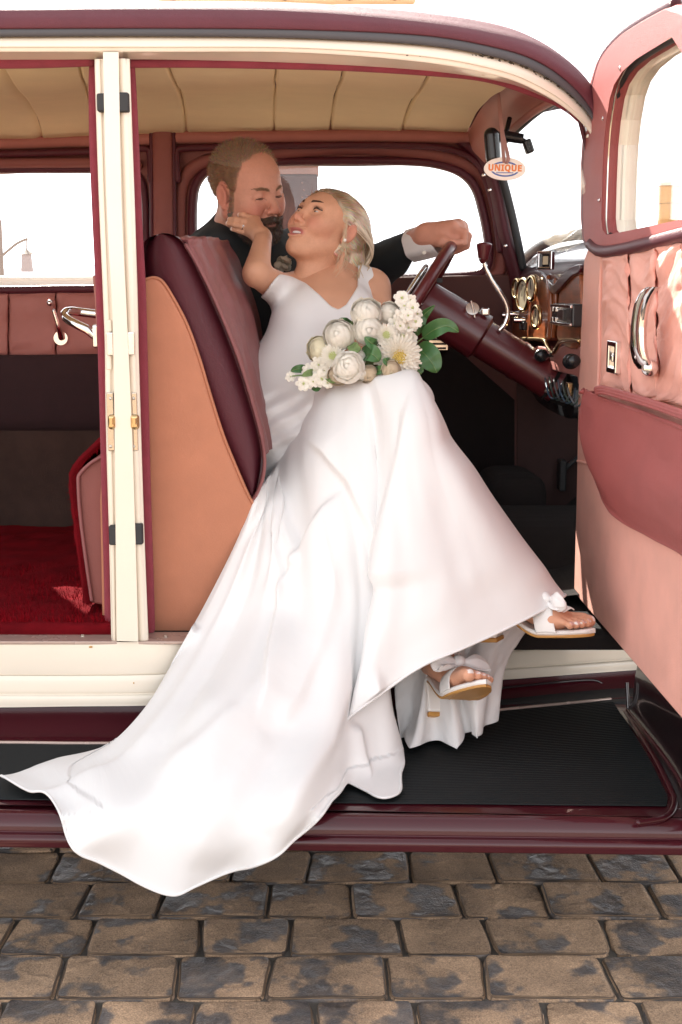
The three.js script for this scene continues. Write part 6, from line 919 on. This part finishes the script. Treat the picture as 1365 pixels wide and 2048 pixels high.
// ---------- bouquet in her lap ----------
{
  const zq = -.2, cen = P(730, 700, -.3);
  const bq = thing('bouquet', 'white and cream flower bouquet with green leaves lying in her lap', 'bouquet', cen);
  const add = (n, g, m, par = bq, l) => part(n, g, m, par, l);
  const petM = (n, c, tr = .25) => std(n, { color: new THREE.Color(...c), roughness: .75, transmission: tr * .8, thickness: 0, sheen: .2, sheenColor: new THREE.Color(1, 1, 1) });
  const white = petM('whitePetal', [.89, .85, .76]), ivory = petM('ivoryPetal', [.84, .78, .58]), beige = petM('beigePetal', [.66, .54, .38]), yel = petM('yellowPetal', [.8, .62, .16]), lime = petM('limePetal', [.62, .68, .3]);
  const leafM = std('leafGreen', { map: tone(.045, .15, .035, .25, .05), roughness: .42, clearcoat: .25, clearcoatRoughness: .3, transmission: .12, thickness: 0 }), leafPale = std('leafPale', { map: tone(.16, .24, .08, .2, .05), roughness: .6 });
  const orient = (c, ax, roll = 0) => new THREE.Matrix4().compose(c, frameQ(ax, V(Math.sin(roll), Math.cos(roll), .01)), V(1, 1, 1));
  // a cupped petal: part of a bowl of radius R around +z, centred at angle a, from polar angle t0 (base) to t1 (rim)
  const petal = (R, a, wid, t0, t1, curl, nu = 8, nv = 8) => { const rows = []; for (let j = 0; j <= 4; j++) { const v = j / 4, th = mix(t0, t1, v), w = wid * (.55 + .45 * Math.sin(Math.PI * (.1 + .62 * v))), r = []; for (let i = 0; i <= 4; i++) { const u = i / 4 - .5, aa = a + u * w * 2, rr2 = R * (1 + curl * Math.pow(v, 5) - .05 * (u + .5) + .035 * v * Math.sin(u * 11 + a * 5)), t = th + .3 * Math.pow(Math.abs(u) * 2, 2.4) * v * (t0 - t1) * .4; r.push(V(Math.cos(aa) * Math.sin(t) * rr2, Math.sin(aa) * Math.sin(t) * rr2, Math.cos(t) * rr2 * .82)); } rows.push(r); } return loft(rows, nu, nv, { solid: R * .008 }); };
  const rose = (px, py, r, z, mat, ax, tight = 1) => {
    const c = P(px, py, z), R0 = r / F * (EYE.z - z) * 1.04, g = [];
    const core = new THREE.SphereGeometry(R0 * .3, 14, 10); core.translate(0, 0, R0 * .38); g.push(core);
    const rings = 8; for (let k = 0; k < rings; k++) { const q = (k + .6) / rings, R = R0 * mix(.62, 1, q), n = 3 + Math.floor(k * .55); for (let i = 0; i < n; i++) { const gg = petal(R * rr(.95, 1.05), i / n * 6.2832 + k * 1.9 + rr(-.25, .25), rr(3.9, 5) / n, 1.95, mix(.16, 1.12, q * Math.min(1.2, tight)) + rr(-.1, .08), .03 + .055 * q + rr(-.03, .05)); gg.translate(0, 0, R0 * .3 * (1 - q) - R0 * .1); g.push(gg); } }
    const m = mergeGeometries(g.map(norm)); m.applyMatrix4(orient(c, ax, rnd() * 6)); return add('rose', m, mat);
  };
  const mum = (px, py, r, z, mat, cm, ax, n = 90, wide = 1) => {
    const c = P(px, py, z), R = r / F * (EYE.z - z), g = [];
    for (let i = 0; i < n; i++) { const q = Math.sqrt((i + .5) / n), a = i * 2.39996, el = mix(1.5, -.12, Math.pow(q, 1.2)) + rr(-.1, .1), L = R * mix(.38, 1, q) * rr(.9, 1.08), w = R * .1 * wide * mix(.6, 1.15, q), pts = []; for (let j = 0; j <= 3; j++) { const t = j / 3, row = [], rad = L * t * Math.cos(el) + R * .06, h = L * t * Math.sin(el) * (1 - .25 * t * q) + .12 * R * t * t * (1 - q); for (let k = -1; k <= 1; k++) { const s = k * w * Math.sin(Math.PI * (.15 + .75 * t)); row.push(V(Math.cos(a) * rad - Math.sin(a) * s, Math.sin(a) * rad + Math.cos(a) * s, h + Math.abs(k) * w * .5)); } pts.push(row); } g.push(loft(pts, 2, 5)); }
    const f = add('chrysanthemum', mergeGeometries(g.map(norm)).applyMatrix4(orient(c, ax, rnd() * 6)), mat);
    const cg = []; for (let i = 0; i < 46; i++) { const q = Math.sqrt(i / 46), a = i * 2.4, s = new THREE.SphereGeometry(R * .055, 6, 5); s.scale(1, 1, 1.9); s.translate(Math.cos(a) * q * R * .3, Math.sin(a) * q * R * .3, R * (.4 - .12 * q * q)); cg.push(s); } add('flower_centre', mergeGeometries(cg.map(norm)).applyMatrix4(orient(c, ax)), cm, f);
  };
  const floret = (px, py, r, z, ax, mat = white, n = 7) => { const c = P(px, py, z), R = r / F * (EYE.z - z), g = []; for (let k = 0; k < 2; k++) for (let i = 0; i < n; i++) { const a = i / n * 6.28 + k * .45 + rr(-.1, .1), L = R * (k ? .72 : 1) * rr(.9, 1.1), el = (k ? .55 : .12) + rr(-.15, .15), rows = []; for (let j = 0; j <= 3; j++) { const t = j / 3, w = R * .36 * Math.sin(Math.PI * (.12 + .7 * t)); rows.push([-1, 0, 1].map((s) => V(Math.cos(a) * L * t - Math.sin(a) * s * w, Math.sin(a) * L * t + Math.cos(a) * s * w, L * t * Math.sin(el) + R * .1 * Math.sin(t * 5 + s) - Math.abs(s) * R * .05))); } g.push(loft(rows, 4, 5)); } const f = add('stock_floret', mergeGeometries(g.map(norm)).applyMatrix4(orient(c, ax, rnd() * 6)), mat); const s = []; for (let i = 0; i < 5; i++) { const q = new THREE.SphereGeometry(R * .09, 6, 5); q.scale(1, 1, 2); q.translate(rr(-.1, .1) * R, rr(-.1, .1) * R, R * .18); s.push(q); } add('flower_centre', mergeGeometries(s.map(norm)).applyMatrix4(orient(c, ax)), lime, f); };
  const leaf = (pts, w, mat = leafM, tw = 0) => { const c = pts.map((a) => P(...a)), rows = []; const n = 8; for (let j = 0; j <= n; j++) { const t = j / n, p = crv(c, t), q = crv(c, Math.min(1, t + .05)), d = (t < .96 ? q.clone().sub(p) : p.clone().sub(crv(c, t - .05))).normalize(), s = d.clone().cross(V(Math.sin(tw) * .8, .25, 1)).normalize(), nn = s.clone().cross(d).normalize(), ww = w / F * 2.8 * Math.pow(Math.sin(Math.PI * Math.pow(t, .75) * .985 + .012), .8); rows.push([-1, -.5, 0, .5, 1].map((k) => p.clone().addScaledVector(s, k * ww).addScaledVector(nn, Math.abs(k) * ww * .35 + .0012 * Math.sin(t * 17 + k)))); } const L = add('leaf', loft(rows, 12, 24, { solid: .0007 }), mat); add('midrib', tube(smoothPts(c, 12, false).map((p) => p.clone().add(V(0, 0, .0008))), .0007, { seg: 20, rad: 5 }), leafPale, L); };
  const ax = (x, y, z = 1) => V(x, y, z).normalize();
  // leaves behind and between
  leaf([[846, 676, -.22], [868, 660, -.2], [895, 652, -.19], [918, 664, -.19]], 17); leaf([[832, 694, -.22], [850, 708, -.19], [866, 728, -.18], [874, 745, -.18]], 25); leaf([[834, 672, -.23], [838, 650, -.22], [848, 630, -.22], [870, 611, -.21]], 12, leafM, .7); leaf([[818, 735, -.2], [836, 742, -.17], [843, 748, -.17]], 14);
  leaf([[704, 648, -.22], [688, 643, -.2], [676, 641, -.2]], 8); leaf([[716, 640, -.21], [706, 655, -.18], [700, 678, -.17]], 9, leafPale, .5); leaf([[702, 690, -.16], [710, 696, -.13], [722, 700, -.13]], 11, leafPale); leaf([[762, 694, -.17], [746, 688, -.13], [730, 674, -.13]], 12); leaf([[724, 712, -.16], [744, 708, -.12], [760, 722, -.12]], 18); leaf([[784, 728, -.14], [774, 722, -.11], [770, 716, -.11]], 9);
  leaf([[740, 742, -.16], [760, 740, -.12], [776, 728, -.12]], 9); leaf([[766, 748, -.14], [780, 748, -.11], [790, 744, -.11]], 7); leaf([[622, 744, -.22], [600, 738, -.2], [582, 742, -.2]], 9); leaf([[640, 745, -.2], [620, 746, -.17], [604, 752, -.17]], 7, leafPale); leaf([[652, 752, -.17], [660, 760, -.14], [672, 766, -.14]], 5, leafPale); leaf([[738, 620, -.2], [734, 608, -.19], [736, 601, -.19]], 5); leaf([[626, 770, -.2], [634, 776, -.18], [644, 772, -.17]], 8);
  for (const a of [[[846, 676, -.22], [836, 684, -.22], [822, 700, -.22]], [[834, 672, -.23], [830, 686, -.22], [822, 700, -.22]], [[800, 610, -.2], [806, 630, -.2], [808, 660, -.22]], [[586, 752, -.18], [620, 748, -.19], [660, 735, -.22]]]) add('stem', tube(a.map((q) => P(...q)), .0016, { seg: 16, rad: 6 }), leafPale);
  // large blooms
  rose(697, 734, 33, -.115, white, ax(-.1, .15), .8); rose(734, 628, 31, -.18, white, ax(.05, .5), 1.05); rose(737, 662, 31, -.165, white, ax(.05, .1), 1.05); rose(678, 671, 32, -.17, white, ax(-.25, .25), 1.1); rose(640, 699, 27, -.19, ivory, ax(-.5, .05), 1); rose(779, 627, 22, -.2, white, ax(.2, .3), 1.1);
  mum(667, 712, 27, -.155, white, lime, ax(-.2, .1), 120, .7); mum(772, 671, 25, -.155, white, lime, ax(.15, .2), 130, .6); mum(803, 678, 24, -.175, white, lime, ax(.4, .2), 110, .7); mum(797, 714, 47, -.15, white, yel, ax(.15, .0), 130, 1.05);
  rose(676, 751, 20, -.145, beige, ax(-.2, -.3), 1.1); rose(782, 740, 20, -.12, beige, ax(.1, -.2), 1.1); rose(738, 749, 19, -.13, beige, ax(.0, -.3), 1.15); rose(716, 716, 18, -.15, white, ax(0, 0), 1.1); rose(722, 746, 16, -.125, white, ax(.1, -.2), 1.1);
  for (const [x, y, r, z] of [[804, 597, 18, -.19], [803, 634, 17, -.175], [825, 616, 17, -.185], [831, 644, 16, -.18], [816, 632, 15, -.17], [790, 648, 15, -.18], [818, 656, 15, -.18], [822, 600, 12, -.195], [835, 628, 12, -.2], [808, 612, 12, -.185], [824, 676, 13, -.19], [800, 652, 14, -.17]]) floret(x, y, r, z, ax(rr(-.2, .5), rr(0, .5)));
  for (const [x, y, r, z] of [[582, 753, 11, -.2], [608, 767, 17, -.17], [638, 728, 16, -.175], [644, 757, 18, -.16], [617, 741, 14, -.19], [630, 740, 13, -.18], [650, 742, 14, -.165], [627, 763, 12, -.165], [656, 766, 12, -.155], [636, 716, 11, -.19]]) floret(x, y, r, z, ax(rr(-.5, .1), rr(-.3, .2)));
  for (let i = 0; i < 10; i++) { const t = i / 9; add('stem', tube([P(720 + i * 6, 720, -.24), P(700 + i * 3, 735, -.3), P(680 + i * 2, 745, -.36)], .0022, { seg: 10, rad: 6 }), leafPale); }
}
// ---------- mirror, camera and hanging tag by the windscreen ----------
{
  const z = -.72;
  const mb = new THREE.Group(); mb.name = 'rear_view_mirror'; car.add(mb);
  const c = P(992, 298, z), g = new RoundedBoxGeometry(.036, .088, .2, 6, .017); g.rotateY(-.22); g.rotateZ(.1); g.translate(c.x, c.y, c.z); C('mirror_housing', boxUV(g), M.blackPlastic, mb);
  const lo = P(1000, 325, z + .06); C('mirror_edge', tube([P(984, 322, z + .09), P(992, 332, z + .08), P(1006, 326, z + .02)], .0035, { seg: 20 }), M.chrome, mb);
  C('mirror_arm', [rod(P(1006, 271, z), P(1046, 278, z), .0135, .0125, 20), rod(P(1044, 279, z), P(1056, 287, z), .006, .006)], M.blackPlastic, mb);
  const k = P(1057, 293, z), kb = new RoundedBoxGeometry(.02, .034, .03, 3, .005); kb.rotateZ(.35); kb.translate(k.x, k.y, k.z); C('camera_mount', boxUV(kb), M.blackPlastic, mb);
  C('mirror_stem', rod(P(1012, 268, z), P(1020, 236, z - .02), .006), M.blackPlastic, mb);
  // oval tag on a ribbon
  const t = P(1010, 338, -.6), n = thing('hanging_tag', 'small white oval tag with orange letters hanging on a pink ribbon beside the mirror', 'tag', t);
  const cv = document.createElement('canvas'); cv.width = 1024; cv.height = 512; const x = cv.getContext('2d');
  x.fillStyle = '#fff1e6'; x.fillRect(0, 0, 1024, 512);
  x.strokeStyle = '#4a62a8'; x.lineWidth = 34; x.beginPath(); x.ellipse(512, 262, 330, 150, 0, 0, 6.3); x.stroke(); x.fillStyle = '#fff1e6'; x.fillRect(60, 170, 904, 150);
  x.save(); x.translate(512, 300); x.scale(1.12, 1); x.font = 'bold 188px sans-serif'; x.textAlign = 'center'; x.lineWidth = 16; x.strokeStyle = '#e9b48d'; x.strokeText('UNIQUE', 0, 0, 800); x.fillStyle = '#f07a28'; x.fillText('UNIQUE', 0, 0, 800); x.restore();
  x.fillStyle = '#4a62a8'; x.fillRect(300, 328, 420, 16); x.fillStyle = '#8a86a8'; for (let i = 0; i < 26; i++) x.fillRect(282 + i * 18, 356, 11, 12);
  const tx = new THREE.CanvasTexture(cv); tx.colorSpace = THREE.SRGBColorSpace;
  const w = .1 * .99, h = .052; const sh = new THREE.Shape(); sh.absellipse(0, 0, w / 2, h / 2, 0, Math.PI * 2); const eg = new THREE.ExtrudeGeometry(sh, { depth: .003, bevelEnabled: true, bevelSize: .0008, bevelThickness: .0008, bevelSegments: 2, curveSegments: 48 }); { const p = eg.attributes.position, uv = eg.attributes.uv; for (let i = 0; i < p.count; i++) uv.setXY(i, p.getX(i) / (w * 1.03) + .5, p.getY(i) / (h * 1.05) + .5); } eg.rotateZ(-.03); eg.translate(t.x, t.y, t.z);
  part('tag_plate', eg, new THREE.MeshPhysicalMaterial({ map: tx, roughness: .35 }), n);
  const rm = std('ribbon', { map: tone(.4, .2, .18, .1, .1), roughness: .6 });
  const rib = (a, wd) => loft(a.map(([px, py, zz, k = 0]) => { const p = P(px, py, zz); return [p.clone().add(V(-wd * Math.cos(k), 0, -wd * Math.sin(k))), p.clone().add(V(wd * Math.cos(k), 0, wd * Math.sin(k)))]; }), 3, 40, { solid: .0012 });
  part('ribbon', [rib([[996, 182, -.62, 1.2], [1000, 222, -.61, .6], [1004, 262, -.6, .3], [1006, 290, -.596, .2], [1009, 326, -.594, .8]], .0042), rib([[998, 182, -.62, 1.2], [1002, 226, -.606, .9], [1006, 266, -.6, .5], [1014, 300, -.594, .2], [1017, 318, -.592, 0], [1013, 328, -.592, .6]], .0042)].map((q) => q), rm, n);
}
renderer.render(scene, camera);
